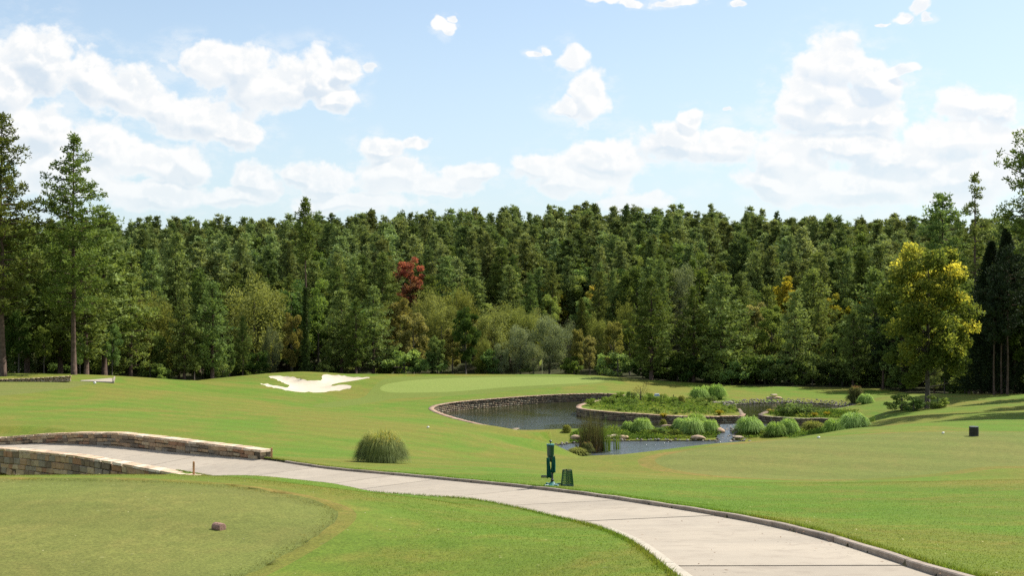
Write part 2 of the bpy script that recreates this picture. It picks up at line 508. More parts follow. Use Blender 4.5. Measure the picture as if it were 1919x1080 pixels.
for x, y in ((-3,14),(-6,14),(-3.4,17),(-8,17),(-12,17),(-4,19),(-8,20),(-12,20),(-20,20),(-14,14),(-6,8),(-14,8),(-24,12)): CP.append((x, y, -3.2 if y > 10 else -3.0))
for px, d in ((1260,50),(1400,48),(1400,56),(1600,47),(1600,58),(1800,50),(1800,60),(1350,52),(1919,56),(2100,56),(1500,53),(1700,54)): CP.append(((px - 959.5) / F * d, d, -7.3))
for px, d, z in ((1300,80,-11.5),(1500,70,-8.5),(1500,95,-12.4),(1450,108,-13.5),(1330,108,-14.0),(1560,112,-13.1),(1240,95,-13.6),(1600,113,-12.75),(1380,70,-9.3)):
    CP.append(((px - 959.5) / F * d, d, z))
for x, y, z in ((0,2,-1.75),(0,-12,-1.6),(-20,-10,-2.0),(20,-10,-1.6),(-40,0,-3),(40,0,-1.8),(8,5,-1.9),(-40,40,-8.4),(-60,60,-9.2),(-90,90,-9.8),(-100,140,-10.3),(-140,150,-10.5),(-60,20,-5),(20,18,-3.4),(26,30,-4.9),(34,45,-6.8),
                (48,60,-7.2),(60,85,-8.2),(70,115,-9.6),(100,120,-9),(110,60,-7),(60,20,-3),(90,160,-12),(-90,20,-6),(-120,80,-9.5),(0,-40,-1.5),(60,-40,-1.5),(-60,-40,-2.5),(140,150,-10),(0,205,-15),(-60,205,-15),(60,205,-15),(110,205,-14),(-110,205,-14),(-33,42,-8.2)):
    CP.append((x, y, z))

# ponds: (px, py, kind)  W = coping, V = island coping, U = low wall, S = natural shore
LEV = {'W': -12.87, 'V': -13.0, 'U': -13.2, 'S': -13.70, 'L': -14.2}
def lev(px, py, k):
    d = -LEV[k] * F / (py - 540)
    return ((px - 959.5) / F * d, d, LEV[k])
UP = [(806,769,'W'),(804,766,'W'),(810,761.5,'W'),(830,757,'W'),(865,752.5,'W'),(900,749.5,'W'),(950,745.5,'W'),(1000,742,'W'),(1050,739.5,'W'),(1100,738,'W'),(1150,738.5,'W'),(1172,742,'W'),
      (1160,745,'V'),(1122,752,'V'),(1096,758,'V'),(1088,763,'V'),(1096,767,'V'),(1140,772,'V'),(1200,776,'V'),(1260,779.5,'V'),(1320,781,'V'),(1370,780,'V'),(1388,777,'V'),
      (1372,765,'S'),(1370,758,'S'),(1400,756,'S'),(1450,754,'S'),(1500,754.5,'S'),(1550,757,'S'),(1580,761,'S'),(1588,765,'S'),(1565,770,'S'),(1520,771.5,'S'),(1470,772,'S'),
      (1432,776,'U'),(1434,779,'U'),(1450,781,'U'),(1500,784.5,'U'),(1545,784,'U'),(1562,803,'S'),(1500,806,'S'),(1450,807,'S'),(1400,808.5,'S'),(1370,808,'S'),(1330,806,'S'),(1240,805,'S'),(1160,805,'S'),
      (1110,804.5,'S'),(1070,804,'S'),(1030,805.5,'S'),(985,806.5,'S'),(950,804.5,'W'),(905,798.5,'W'),(870,790.5,'W'),(840,782.5,'W'),(818,775,'W')]
LOW = [(1040,835,'L'),(1060,831,'L'),(1100,828,'L'),(1150,826,'L'),(1210,825.5,'L'),(1270,825.5,'L'),(1330,825,'L'),(1385,824,'L'),(1402,832,'L'),(1390,848,'L'),(1320,854,'L'),(1250,854,'L'),(1180,852.5,'L'),(1100,855,'L'),(1052,860,'L'),(1036,849,'L')]


def smooth_poly(pts, n=4, closed=True):
    """Catmull-Rom through pts"""
    P = [np.array(p, float) for p in pts]; out = []
    L = len(P)
    for i in range(L if closed else L - 1):
        p0 = P[(i - 1) % L] if closed or i > 0 else 2 * P[0] - P[1]
        p1 = P[i]; p2 = P[(i + 1) % L]
        p3 = P[(i + 2) % L] if closed or i + 2 < L else 2 * P[-1] - P[-2]
        for k in range(n):
            t = k / n
            out.append(0.5 * ((2 * p1) + (-p0 + p2) * t + (2 * p0 - 5 * p1 + 4 * p2 - p3) * t * t + (-p0 + 3 * p1 - 3 * p2 + p3) * t ** 3))
    if not closed: out.append(P[-1])
    return np.array(out)


up_ctrl = [lev(*p) for p in UP]
low_ctrl = [lev(*p) for p in LOW]
CP += up_ctrl + low_ctrl
up_poly = smooth_poly(up_ctrl, 4)
low_poly = smooth_poly(low_ctrl, 3)
WATER_UP, WATER_LOW = -13.8, -14.3

# cart path: the far (kerb) side, camera-relative
KERB = smooth_poly([(4.15,-6,-1.75),(4.15,2,-1.8),(4.12,8,-2.28),(4.05,11.5,-2.72),(3.9,16.6,-3.32),(3.16,21.4,-3.91),(1.02,29.4,-4.88),(-2.47,35.5,-5.51),(-5.99,40.5,-5.99),(-9.2,45,-6.30),
                    (-12.9,48,-6.46),(-16.5,51,-6.58),(-20.2,54,-6.85),(-23.8,57,-7.28),(-29,61.5,-7.9),(-36,67,-8.3),(-44,72,-8.6)], 10, False)
for p in KERB[::10]: CP.append(tuple(p))
PWA = 2.5 + 0.7 * np.clip((KERB[:, 1] - 30) / 12, 0, 1)      # the path widens on to the bridge
CFA = 0.13 * np.clip((KERB[:, 1] - 28) / 14, 0, 1)           # and falls a little towards its near side
def path_frames(P):
    T = np.gradient(P[:, :2], axis=0); T /= np.linalg.norm(T, axis=1)[:, None]
    return T, np.stack([-T[:, 1], T[:, 0]], 1)       # tangent, normal to the camera side
KT, KN = path_frames(KERB)
for i in range(0, len(KERB), 12):
    q = KERB[i, :2] + KN[i] * (PWA[i] + .5); CP.append((q[0], q[1], KERB[i, 2] - CFA[i]))
BR0 = int(np.argmin(np.abs(KERB[:, 1] - 45.0)))      # the bridge begins here

# thin plate spline through every height
CPA = np.array(CP, float)
_, ui = np.unique(np.round(CPA[:, :2], 1), axis=0, return_index=True)
CPA = CPA[np.sort(ui)]
def tps_k(r2): return r2 * np.log(r2 + 1e-9) * 0.5
def tps_fit(A):
    n = len(A); X = A[:, :2] / 50
    K = tps_k(((X[:, None] - X[None]) ** 2).sum(2)) + np.eye(n) * 2e-5
    Pm = np.hstack([np.ones((n, 1)), X])
    L = np.zeros((n + 3, n + 3)); L[:n, :n] = K; L[:n, n:] = Pm; L[n:, :n] = Pm.T
    return X, np.linalg.solve(L, np.concatenate([A[:, 2], np.zeros(3)]))
TX, TW = tps_fit(CPA)
EDGE = np.array([(-300,150),(0,153),(200,154),(300,162),(370,171),(500,177),(640,181),(1000,190),(1120,186),(1200,179),(1400,174),(1650,170),(1700,158),(1780,146),(1850,134),(1919,127),(2100,118),(2600,110)], float)


def sstep(a, b, x):
    t = np.clip((x - a) / (b - a), 0, 1); return t * t * (3 - 2 * t)


def edge_d(x, y):
    return np.interp(x / np.maximum(y, 5) * F + 959.5, EDGE[:, 0], EDGE[:, 1])


def seg_info(P, Q):
    """nearest point on polyline Q (n,3) for points P (m,2): signed side distance, height, arc fraction"""
    best = np.full(len(P), 1e9); side = np.zeros(len(P)); z = np.zeros(len(P)); idx = np.zeros(len(P))
    for i in range(len(Q) - 1):
        a = Q[i, :2]; b = Q[i + 1, :2]; ab = b - a; L2 = (ab ** 2).sum()
        t = np.clip(((P - a) @ ab) / L2, 0, 1)
        c = a + t[:, None] * ab; dd = np.hypot(*(P - c).T)
        cr = ab[0] * (P[:, 1] - a[1]) - ab[1] * (P[:, 0] - a[0])
        m = dd < best
        best[m] = dd[m]; side[m] = np.sign(cr[m]); z[m] = (Q[i, 2] + t * (Q[i + 1, 2] - Q[i, 2]))[m]; idx[m] = (i + t)[m]
    return best * side, z, idx


def H(P):
    """camera-relative ground height at points P (m,2)"""
    P = np.atleast_2d(np.asarray(P, float))
    x, y = P[:, 0], P[:, 1]
    X = P / 50
    base = np.empty(len(P))
    for s in range(0, len(P), 8000):
        q = X[s:s + 8000]
        base[s:s + 8000] = tps_k(((q[:, None] - TX[None]) ** 2).sum(2)) @ TW[:-3] + TW[-3] + q @ TW[-2:]
    e = edge_d(x, y)
    hill = -15 + np.clip(y - 205, 0, 170) * 0.102 + np.clip(y - 375, 0, 4000) * 0.012 + 1.2 * np.sin(x * .021 + 1) + np.exp(-((x - 25) / 70) ** 2) * np.clip(y - 240, 0, 120) * .014
    hill = hill - np.clip(np.abs(x) - 170, 0, 900) * 0.004
    far = np.maximum(sstep(0, 26, y - e), np.maximum(sstep(110, 170, np.abs(x)) * sstep(60, 160, y), 0))
    base = np.where(far > 0, base * (1 - far) + hill * far, base)
    base = np.clip(base, -17, 40)
    near = sstep(150, 320, np.abs(x)) * (1 - sstep(40, 150, y)); base = base * (1 - near) - 7.0 * near
    back = sstep(30, 120, -y); base = base * (1 - back) - 2.5 * back
    # the cart path and its bridge
    s, zp, ix = seg_info(P, KERB)
    pw = np.interp(ix, np.arange(len(KERB)), PWA)
    cf = np.interp(ix, np.arange(len(KERB)), CFA)
    right = s < 0
    zp = np.where(right, zp, zp - cf * np.clip(s / pw, 0, 1))
    r_ = -s
    o = base.copy()
    wR = 1 - sstep(0.10, 1.6, r_)
    o = np.where(right, base * (1 - wR) + (zp + 0.055) * wR, o)
    l_ = s - pw
    onb = sstep(BR0 - 3, BR0 + 1, ix)
    wL = (1 - sstep(0.1, 1.8, l_)) * (1 - onb)
    o = np.where(~right & (l_ > 0), base * (1 - wL) + (zp + 0.02) * wL, o)
    ins = (~right) & (l_ <= 0)
    o = np.where(ins, zp - 0.12 - 0.5 * onb - 2.0 * sstep(BR0 + 4, BR0 + 9, ix), o)
    # ditch on the near side of the bridge
    dl = l_
    dit = sstep(0.02, 0.34, dl) * (1 - sstep(5.0, 15.0, dl)) * sstep(BR0 - 1, BR0 + 14, ix)
    o = np.where(~right & (l_ > 0) & (dit > 0), o * (1 - dit) + np.minimum(o, zp - 3.2) * dit, o)
    und = (~right) & (l_ > 0) & (l_ <= 1.0) & (ix > BR0 + 1)
    o = np.where(und, np.minimum(o, zp - .25), o)
    # ground just behind the far parapet stays below its coping
    beh = right & (r_ < 6) & (ix > BR0 + 3)
    o = np.where(beh, np.minimum(o, zp + 0.02 - 0.12 * (1 - sstep(1.0, 6.0, r_))), o)
    return o


def inside(P, poly):
    x, y = P[:, 0], P[:, 1]; r = np.zeros(len(P), bool); n = len(poly); j = n - 1
    for i in range(n):
        xi, yi = poly[i][0], poly[i][1]; xj, yj = poly[j][0], poly[j][1]
        if yi != yj:
            c = ((yi > y) != (yj > y)) & (x < (xj - xi) * (y - yi) / (yj - yi) + xi)
            r ^= c
        j = i
    return r


def hit(px, py, dmin=8.0, dmax=260.0):
    """the ground point seen at photograph pixel (px, py), camera-relative"""
    d = np.concatenate([np.arange(dmin, 70, .15), np.arange(max(70, dmin), dmax, .4)])
    d = np.unique(d[d >= dmin])
    X = (px - 959.5) / F * d; zr = -(py - 540) / F * d
    h = H(np.stack([X, d], 1))
    k = np.nonzero(zr <= h)[0]
    i = int(k[0]) if len(k) else len(d) - 1
    return np.array([X[i], d[i], h[i]])


def at(px, py, dmin=8.0):
    p = hit(px, py, dmin); return (p[0], p[1], p[2] + CAMZ)


def ground(x, y):
    return float(H([(x, y)])[0]) + CAMZ


def on(px, d):
    """ground point in the direction of pixel column px at distance d"""
    x = (px - 959.5) / F * d
    return (x, d, ground(x, d))


def outline(pts, n=3, dmin=8.0):
    return smooth_poly([tuple(hit(px, py, dmin)) for px, py in pts], n)

tee_poly = smooth_poly([(x, y, -3.2) for x, y in ((-4.3,10.0),(-3.3,12.3),(-2.75,14.4),(-2.45,16.4),(-2.55,17.9),(-3.1,18.9),(-4.2,19.8),(-5.6,20.3),(-8,20.75),(-11,20.8),(-15,20.6),(-19,20),(-21,16),(-18,11),(-10,9))], 5)
tee2_poly = smooth_poly([((px - 959.5) / F * d, d, -7.3) for px, d in ((1228,53),(1252,49.6),(1330,47.3),(1450,46.3),(1600,46.6),(1750,48),(1850,50),(2000,50),(2120,54),(2060,62),(1880,63.2),(1700,63.2),(1560,62),(1450,60.2),(1350,58),(1275,55.8))], 4)
tee3_poly = outline([(-60,722),(-60,713.5),(60,713.5),(130,714.5),(172,717),(150,724),(90,734),(20,741),(-60,745)], 3, 90)
green_poly = outline([(712,730),(722,722),(750,716.5),(800,711.5),(870,708.5),(960,707),(1050,707.5),(1110,708.5),(1134,711.5),(1122,717),(1080,719.5),(1030,722),(960,726),(900,731),(850,735),(780,737),(730,736)], 4, 135)
fringe_poly = outline([(585,762),(600,757),(640,752),(680,745),(694,733),(712,715),(740,708),(800,706.5),(860,705.8),(960,704.6),(1050,704.8),(1120,706),(1156,711),(1130,719),(1080,724),(1020,728),(940,735),(880,741),(800,745),(740,748),(700,755),(640,763),(605,764.5)], 3, 115)
bunker_poly = outline([(503,707.5),(525,706),(548,708),(563,712),(580,715),(597,715),(604,711.5),(603,706),(613,703.8),(640,705),(665,708),(693,709),(680,713),(655,717),(635,720),(620,724.5),(645,723.5),(659,726),(650,731),(625,735),
                       (590,736.5),(555,735),(520,730),(488,721.5),(500,720.8),(515,724),(530,727),(542,726),(540,722),(528,718),(518,713)], 3, 135)
road_poly = np.vstack([KERB[:, :2] - KN * .115, (KERB[:, :2] + KN * (PWA[:, None] + .004))[::-1]])

# ------------------------------------------------------------------ ground sheet
rng = np.random.default_rng(5)
pts = []
y = -6.0
while y < 215:
    s = 0.0095 * max(y, 12) * (0.8 if 108 < y < 160 else 1.0)
    half = 0.52 * max(y, 0) + 12
    xs = np.arange(-half, half, s) + rng.uniform(-.2, .2) * s
    pts.append(np.stack([xs + rng.uniform(-.25, .25, len(xs)) * s, np.full(len(xs), y) + rng.uniform(-.25, .25, len(xs)) * s], 1))
    y += s
for (x0, x1, y0, y1, s) in ((-420, 420, -100, 620, 12.0), (-3500, 3500, -1200, 5200, 150.0)):
    gx, gy = np.meshgrid(np.arange(x0, x1 + 1, s), np.arange(y0, y1 + 1, s))
    g = np.stack([gx.ravel(), gy.ravel()], 1) + rng.uniform(-.2, .2, (gx.size, 2)) * s
    half = 0.52 * np.maximum(g[:, 1], 0) + 12
    keep = ~((np.abs(g[:, 0]) < half + s * .4) & (g[:, 1] > -6 - s * .4) & (g[:, 1] < 215 + s * .4))
    if s > 100: keep &= ~((np.abs(g[:, 0]) < 470) & (g[:, 1] > -150) & (g[:, 1] < 670))
    pts.append(g[keep])
gpts = np.vstack(pts)


def inset(poly, d):
    P = np.asarray(poly)[:, :2]; n = len(P)
    T = np.roll(P, -1, 0) - np.roll(P, 1, 0); T /= np.maximum(np.linalg.norm(T, axis=1)[:, None], 1e-9)
    N = np.stack([-T[:, 1], T[:, 0]], 1)
    test = P + N * d
    area = 0.5 * np.sum(P[:, 0] * np.roll(P[:, 1], -1) - np.roll(P[:, 0], -1) * P[:, 1])
    return P + N * d * (1 if area > 0 else -1)


def resample(poly, step, closed=True):
    P = np.asarray(poly)
    if closed: P = np.vstack([P, P[:1]])
    d = np.concatenate([[0], np.cumsum(np.linalg.norm(np.diff(P[:, :2], axis=0), axis=1))])
    n = max(3, int(round(d[-1] / step)))
    q = np.linspace(0, d[-1], n + 1)
    if closed: q = q[:-1]
    return np.stack([np.interp(q, d, P[:, k]) for k in range(P.shape[1])], 1)


up_poly = resample(up_poly, 0.45); low_poly = resample(low_poly, 0.6)
tree_edge = np.array([((px - 959.5) / F * d, d) for px, d in EDGE])
forest_poly = np.vstack([tree_edge, [(2400, 700), (2400, 4600), (-2600, 4600), (-2600, 200)]])
REG = [('pond_bed', up_poly), ('pond_bed', low_poly), ('path_bed', road_poly), ('bunker', resample(bunker_poly, .6)), ('putting_green', resample(green_poly, 1.0)), ('green_fringe', resample(fringe_poly, 1.2)),
       ('tee_ground', resample(tee_poly, .25)), ('tee_ground', resample(tee2_poly, .6)), ('tee_ground', resample(tee3_poly, 1.5)), ('tee_apron', resample(inset(tee_poly, -.26), .25)), ('tee_apron', resample(inset(tee2_poly, -.75), .7)), ('forest_floor', forest_poly)]
coords = []; edges = []
for nm, poly in REG:
    o = len(coords); n = len(poly)
    coords += [(float(p[0]), float(p[1])) for p in poly]
    edges += [(o + i, o + (i + 1) % n) for i in range(n)]
n_con = len(coords)
for ring in (inset(up_poly, .32), inset(low_poly, .35)):
    r = resample(ring, .8)
    coords += [(float(p[0]), float(p[1])) for p in r]
for off in (0.03, 0.0):
    for i in range(0, len(KERB) - 1):
        for k in range(3):
            a = KERB[i, :2] + (KERB[i + 1, :2] - KERB[i, :2]) * k / 3
            q = a + KN[i] * (0.03 if off else PWA[i] - .05); coords.append((float(q[0]), float(q[1])))
coords += [(float(a), float(b)) for a, b in gpts]
res = delaunay_2d_cdt([Vector(c) for c in coords], edges, [], 0, 1e-4)
gv = np.array([(v.x, v.y) for v in res[0]]); gf = np.array([f for f in res[2] if len(f) == 3])
gz = H(gv)
cen = gv[gf].mean(1)
reg = np.full(len(gf), len(REG))
for i in range(len(REG) - 1, -1, -1):
    reg[inside(cen, REG[i][1])] = i


def near_poly(P, poly):
    out = np.full(len(P), 1e9)
    Q = np.asarray(poly)[:, :2]; Q2 = np.roll(Q, -1, 0)
    for a, b in zip(Q, Q2):
        ab = b - a; L2 = max((ab ** 2).sum(), 1e-12)
        t = np.clip(((P - a) @ ab) / L2, 0, 1)
        out = np.minimum(out, np.hypot(*(P - a - t[:, None] * ab).T))
    return out


zone = np.zeros(len(gv), bool)
for poly, lv in ((up_poly, WATER_UP), (low_poly, WATER_LOW)):
    dist = near_poly(gv, poly); ins = inside(gv, poly) & (dist > .02)
    gz[ins] = lv - .15 - np.minimum(dist[ins], 2.5) * .5
    edge_ = dist <= .02
    lvz = np.array([poly[np.argmin(np.hypot(poly[:, 0] - p[0], poly[:, 1] - p[1])), 2] for p in gv[edge_]])
    gz[edge_] = lvz
db = near_poly(gv, REG[3][1]); ib = inside(gv, REG[3][1])
gz[ib] -= np.minimum(db[ib], 1.2) / 1.2 * 0.32
lip = (~ib) & (db < 1.0); gz[lip] += (1 - db[lip]) * 0.10
# mown tee: a slightly raised shaggy collar round it
for k in (6, 7):
    dt = near_poly(gv, REG[k][1]); it = inside(gv, REG[k][1])
    if k == 6:
        gz[it] -= 0.022 * sstep(0, .15, dt[it])
        rim = (~it) & (dt < 1.2); gz[rim] += 0.022 * (1 - dt[rim] / 1.2)
MATREG = {'tee_apron': M['apron'], 'pond_bed': M['bed'], 'path_bed': M['bed'], 'bunker': M['sand'], 'putting_green': M['green'], 'green_fringe': M['fringe'], 'tee_ground': M['tee'], 'forest_floor': M['forest'], 'lawn': M['lawn']}
G3 = np.column_stack([gv, gz + CAMZ])
for i in range(len(REG) + 1):
    sel = gf[reg == i]
    if not len(sel): continue
    u, inv = np.unique(sel, return_inverse=True)
    nm = REG[i][0] if i < len(REG) else 'lawn'
    me = mesh_np(nm, G3[u], inv.reshape(-1, 3), MATREG[nm], smooth=True)
    tag(ob(nm, me), kind='structure')

# ------------------------------------------------------------------ water
def sheet(name, poly, z, mat):
    me = bpy.data.meshes.new(name)
    me.from_pydata([(p[0], p[1], z + CAMZ) for p in poly], [], [list(range(len(poly)))])
    me.materials.append(mat); me.update()
    return tag(ob(name, me), kind='structure')
def ccw(p):
    a = np.sum(p[:, 0] * np.roll(p[:, 1], -1) - np.roll(p[:, 0], -1) * p[:, 1])
    return p if a > 0 else p[::-1]
sheet('pond_water', ccw(up_poly), WATER_UP, M['water'])
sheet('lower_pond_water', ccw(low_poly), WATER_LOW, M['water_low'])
# ------------------------------------------------------------------ cart path, kerb
KL = np.concatenate([[0], np.cumsum(np.linalg.norm(np.diff(KERB[:, :2], axis=0), axis=1))])


def stn(L):
    """point, tangent, normal, height, width, crossfall at arc length L along the kerb"""
    g = lambda a: np.interp(L, KL, a)
    t = np.array([g(KT[:, 0]), g(KT[:, 1])]); t /= np.linalg.norm(t)
    return np.array([g(KERB[:, 0]), g(KERB[:, 1])]), t, np.array([-t[1], t[0]]), g(KERB[:, 2]), g(PWA), g(CFA)


def strip_solid(L0, L1, s0, s1, top, bot, step=.5, skew=0.0):
    """solid following the path between arc lengths L0..L1 and side offsets s0..s1 (functions of L allowed)"""
    n = max(1, int((L1 - L0) / step)); vs = []; fs = []
    for i in range(n + 1):
        L = L0 + (L1 - L0) * i / n
        for sgn in (0, 1):
            sv = (s0, s1)[sgn]; sv = sv(L) if callable(sv) else sv
            p, t, nn, z, w, cf = stn(L + skew * sv)
            q = p + nn * sv
            zz = z - cf * min(max(sv / w, 0), 1.2) + CAMZ
            tt = top(L) if callable(top) else top
            bb = bot(L) if callable(bot) else bot
            vs.append((q[0], q[1], zz + tt)); vs.append((q[0], q[1], zz + bb))
    for i in range(n):
        a = i * 4; b = a + 4
        fs += [(a, a + 2, b + 2, b), (a + 1, b + 1, b + 3, a + 3), (a, b, b + 1, a + 1), (a + 2, a + 3, b + 3, b + 2)]
    fs += [(0, 1, 3, 2), (n * 4, n * 4 + 2, n * 4 + 3, n * 4 + 1)]
    return vs, fs


path = empty('cart_path', (4, 8, CAMZ - 2.3)); tag(path, kind='structure')
kerb = empty('kerb', (4, 8, CAMZ - 2.2))
tag(kerb, 'raised grey concrete kerb along the far side of the cart path', 'kerb')
def child_world(o, par):
    o.parent = par; o.matrix_parent_inverse = par.matrix_world.inverted()
bpy.context.view_layer.update()
Lend = KL[-1]
LB = np.interp(BR0, np.arange(len(KERB)), KL)
SL = 2.62; L = 0.0; rr = random.Random(3)
off0 = 12.6 - 0.15
L = (np.interp(12.6, KERB[:, 1], KL)) % SL - SL
while L < Lend - 1:
    a, b = max(L + .013, 0), min(L + SL - .013, Lend)
    if b - a > .4:
        band = stn(a)[0][1] < 17.0
        w_in = (lambda q: stn(q)[4] - .15) if band else (lambda q: stn(q)[4] - 0.0)
        m = MB(); m.add(*strip_solid(a, b, 0.012, w_in, rr.uniform(-.004, .004), -.11, skew=-.06 if not band else 0))
        o = m.build('concrete_slab', M['concrete']); child_world(o, path)
        if band:
            m = MB(); m.add(*strip_solid(a, b, lambda q: stn(q)[4] - .138, lambda q: stn(q)[4], .035, -.11))
            o = m.build('edge_band', M['band'], bevel=.01); child_world(o, path)
        if b < LB + .8:
            m = MB(); m.add(*strip_solid(a, min(b, LB), -.105, 0, lambda q: .068 + .004 * math.sin(q * 3), -.12, step=.35))
            o = m.build('kerb_segment', M['kerb'], bevel=.012); child_world(o, kerb)
    L += SL

# ------------------------------------------------------------------ stone bridge
bridge = empty('stone_bridge', (-16, 48, CAMZ - 8.6))
tag(bridge, 'low stone bridge with two mottled parapet walls carrying the cart path', 'bridge')
bpy.context.view_layer.update()
rs = random.Random(11)
unit = []
for k in range(10):
    m = MB(); j = .05
    c = [(-.5, 0, -.5), (.5, 0, -.5), (.5, 0, .5), (-.5, 0, .5)]
    back = [(x, 1.0, z) for x, _, z in c]
    mid = [(x + rs.uniform(-j, j) * .6, .18 + rs.uniform(-.08, .1), z + rs.uniform(-j, j)) for x, _, z in c]
    fr = [(x * .86 + rs.uniform(-j, j), rs.uniform(-.12, .06), z * .80 + rs.uniform(-j, j)) for x, _, z in c]
    m.add(back + mid + fr, [(4, 5, 1, 0), (5, 6, 2, 1), (6, 7, 3, 2), (7, 4, 0, 3), (8, 9, 5, 4), (9, 10, 6, 5), (10, 11, 7, 6), (11, 8, 4, 7), (8, 11, 10, 9)])
    unit.append(m.mesh('stone', M['stone']))
capm = []
for k in range(6):
    m = MB()
    vs = []
    for z, sc_ in ((0, 1.0), (1, .96)):
        for x, y in ((-.5, 0), (.5, 0), (.5, 1), (-.5, 1)):
            vs.append((x * sc_ + rs.uniform(-.03, .03), y + rs.uniform(-.07, .07), z + rs.uniform(-.12, .12)))
    m.add(vs, [(3, 2, 1, 0), (4, 5, 6, 7), (0, 1, 5, 4), (1, 2, 6, 5), (2, 3, 7, 6), (3, 0, 4, 7)])
    capm.append(m.mesh('coping_stone', M['coping']))


def px_of(q): return q[0] / q[1] * F + 959.5
WT = .44
def far_top(L):
    y = stn(L)[0][1]
    return float(np.interp(y, [44.5, 45.5, 48, 51, 54, 57, 62], [.33, .37, .50, .56, .44, .34, .30]))
NEAR_PY = np.array([(-200, 843), (0, 841), (40, 844), (135, 853.5), (217, 867), (336, 889), (365, 893)], float)
def near_top(L):
    p, t, n, z, w, cf = stn(L); q = p + n * (w + WT)
    py = np.interp(px_of(q), NEAR_PY[:, 0], NEAR_PY[:, 1])
    return -(py - 540) / F * q[1] - (z - cf)
LN0 = next(L for L in np.arange(LB - 6, LB + 8, .05) if px_of(stn(L)[0] + stn(L)[2] * (stn(L)[4] + WT)) < 358)
LN1 = next(L for L in np.arange(LN0, Lend, .05) if px_of(stn(L)[0] + stn(L)[2] * (stn(L)[4] + WT)) < -190)
LF1 = next(L for L in np.arange(LB, Lend, .05) if px_of(stn(L)[0]) < -90)
ARCH_L = next(L for L in np.arange(LN0, Lend, .05) if px_of(stn(L)[0] + stn(L)[2] * (stn(L)[4] + WT)) < 8)
ARCH_Z, ARCH_R = -9.45 + CAMZ, 1.95


def arch_z(L):
    u = L - ARCH_L
    return ARCH_Z + math.sqrt(ARCH_R ** 2 - u * u) if abs(u) < ARCH_R else -1e9


def wall(L0, L1, s_in, s_out, top, face_side, depth, arch):
    """parapet between side offsets; face_side -1: stones on the camera-facing face"""
    m = MB(); n = int((L1 - L0) / .3)
    for i in range(n):
        a = L0 + (L1 - L0) * i / n; b = L0 + (L1 - L0) * (i + 1) / n
        za = arch_z((a + b) / 2) if arch else -1e9
        ra = (stn(a)[3] - stn(a)[5]) + CAMZ
        bot = max(-depth, za - ra) if za > -1e8 else -depth
        m.add(*strip_solid(a, b + .002, lambda q: s_in(q) + .05, lambda q: s_out(q) - .05, lambda q: top(q) - .07, bot, step=1))
    w = m.build('parapet_wall', M['mortar']); child_world(w, bridge)
    bpy.context.view_layer.update()
    # coping
    L = L0 - .06; 
    while L < L1:
        ln = rs.uniform(.38, .72)
        p, t, nn, z, wd, cf = stn(L + ln / 2)
        so = s_out(L); si = s_in(L); base = z - cf * (1 if si > 1 else 0) + top(L + ln / 2) + CAMZ
        o = bpy.data.objects.new('coping_stone', rs.choice(capm)); col.objects.link(o)
        q = p + nn * (si - .03)
        o.location = (q[0], q[1], base - .085)
        dz = (stn(L + ln)[3] + top(L + ln)) - (stn(L)[3] + top(L))
        o.rotation_euler = (0, -math.atan2(dz, ln), math.atan2(t[1], t[0]))
        o.scale = (ln - .015, so - si + .06, .085)
        child_world(o, w)
        L += ln
    # face stones
    so_ = s_in if face_side < 0 and s_out is far_out else s_out
    zrow = -.095; rows = []
    while zrow > -depth:
        h = rs.uniform(.15, .23) if depth < 1 else rs.uniform(.19, .31)
        h = min(h, max(zrow + depth, .12)); rows.append((zrow - h, h)); zrow -= h
    for zr, h in rows:
        L = L0 + rs.uniform(-.2, 0)
        while L < L1:
            ln = rs.uniform(.24, .62)
            Lc = L + ln / 2
            p, t, nn, z, wd, cf = stn(Lc)
            on_near = s_out is near_out
            zt = z - (cf if on_near else 0) + top(Lc) + CAMZ
            zc = zt + zr + h / 2
            ok = L >= L0 - .02 and L + ln < L1 + .05
            if arch and abs(Lc - ARCH_L) < ARCH_R + .3:
                if math.hypot(Lc - ARCH_L, zc - ARCH_Z) < ARCH_R + .28 and zc > ARCH_Z - 3: ok = False
            fs_ = s_out(Lc) if on_near else s_in(Lc)
            gq = p + nn * (fs_ + .15)
            if ok and on_near and zc + h / 2 < H([(gq[0], gq[1])])[0] + CAMZ - .03: ok = False
            if ok and not on_near and zc + h / 2 < z + CAMZ - .02: ok = False
            if ok:
                o = bpy.data.objects.new('stone', rs.choice(unit)); col.objects.link(o)
                q = p + nn * (fs_ + (.012 if True else 0))
                o.location = (q[0], q[1], zc)
                dz = (stn(L + ln)[3] + top(L + ln)) - (stn(L)[3] + top(L))
                # local -y must face the camera side normal nn
                o.rotation_euler = (0, math.atan2(dz, ln), math.atan2(t[1], t[0]) + math.pi)
                o.scale = (ln - .018, .13, h - .016)
                child_world(o, w)
            L += ln
    return w


near_in = lambda q: stn(q)[4] + .0
near_out = lambda q: stn(q)[4] + WT
far_in = lambda q: -WT + .0
far_out = lambda q: .0
# the far parapet: its camera-facing face is at offset 0
def far_face(q): return 0.0
w_near = wall(LN0, LN1, near_in, near_out, near_top, -1, 2.6, True)
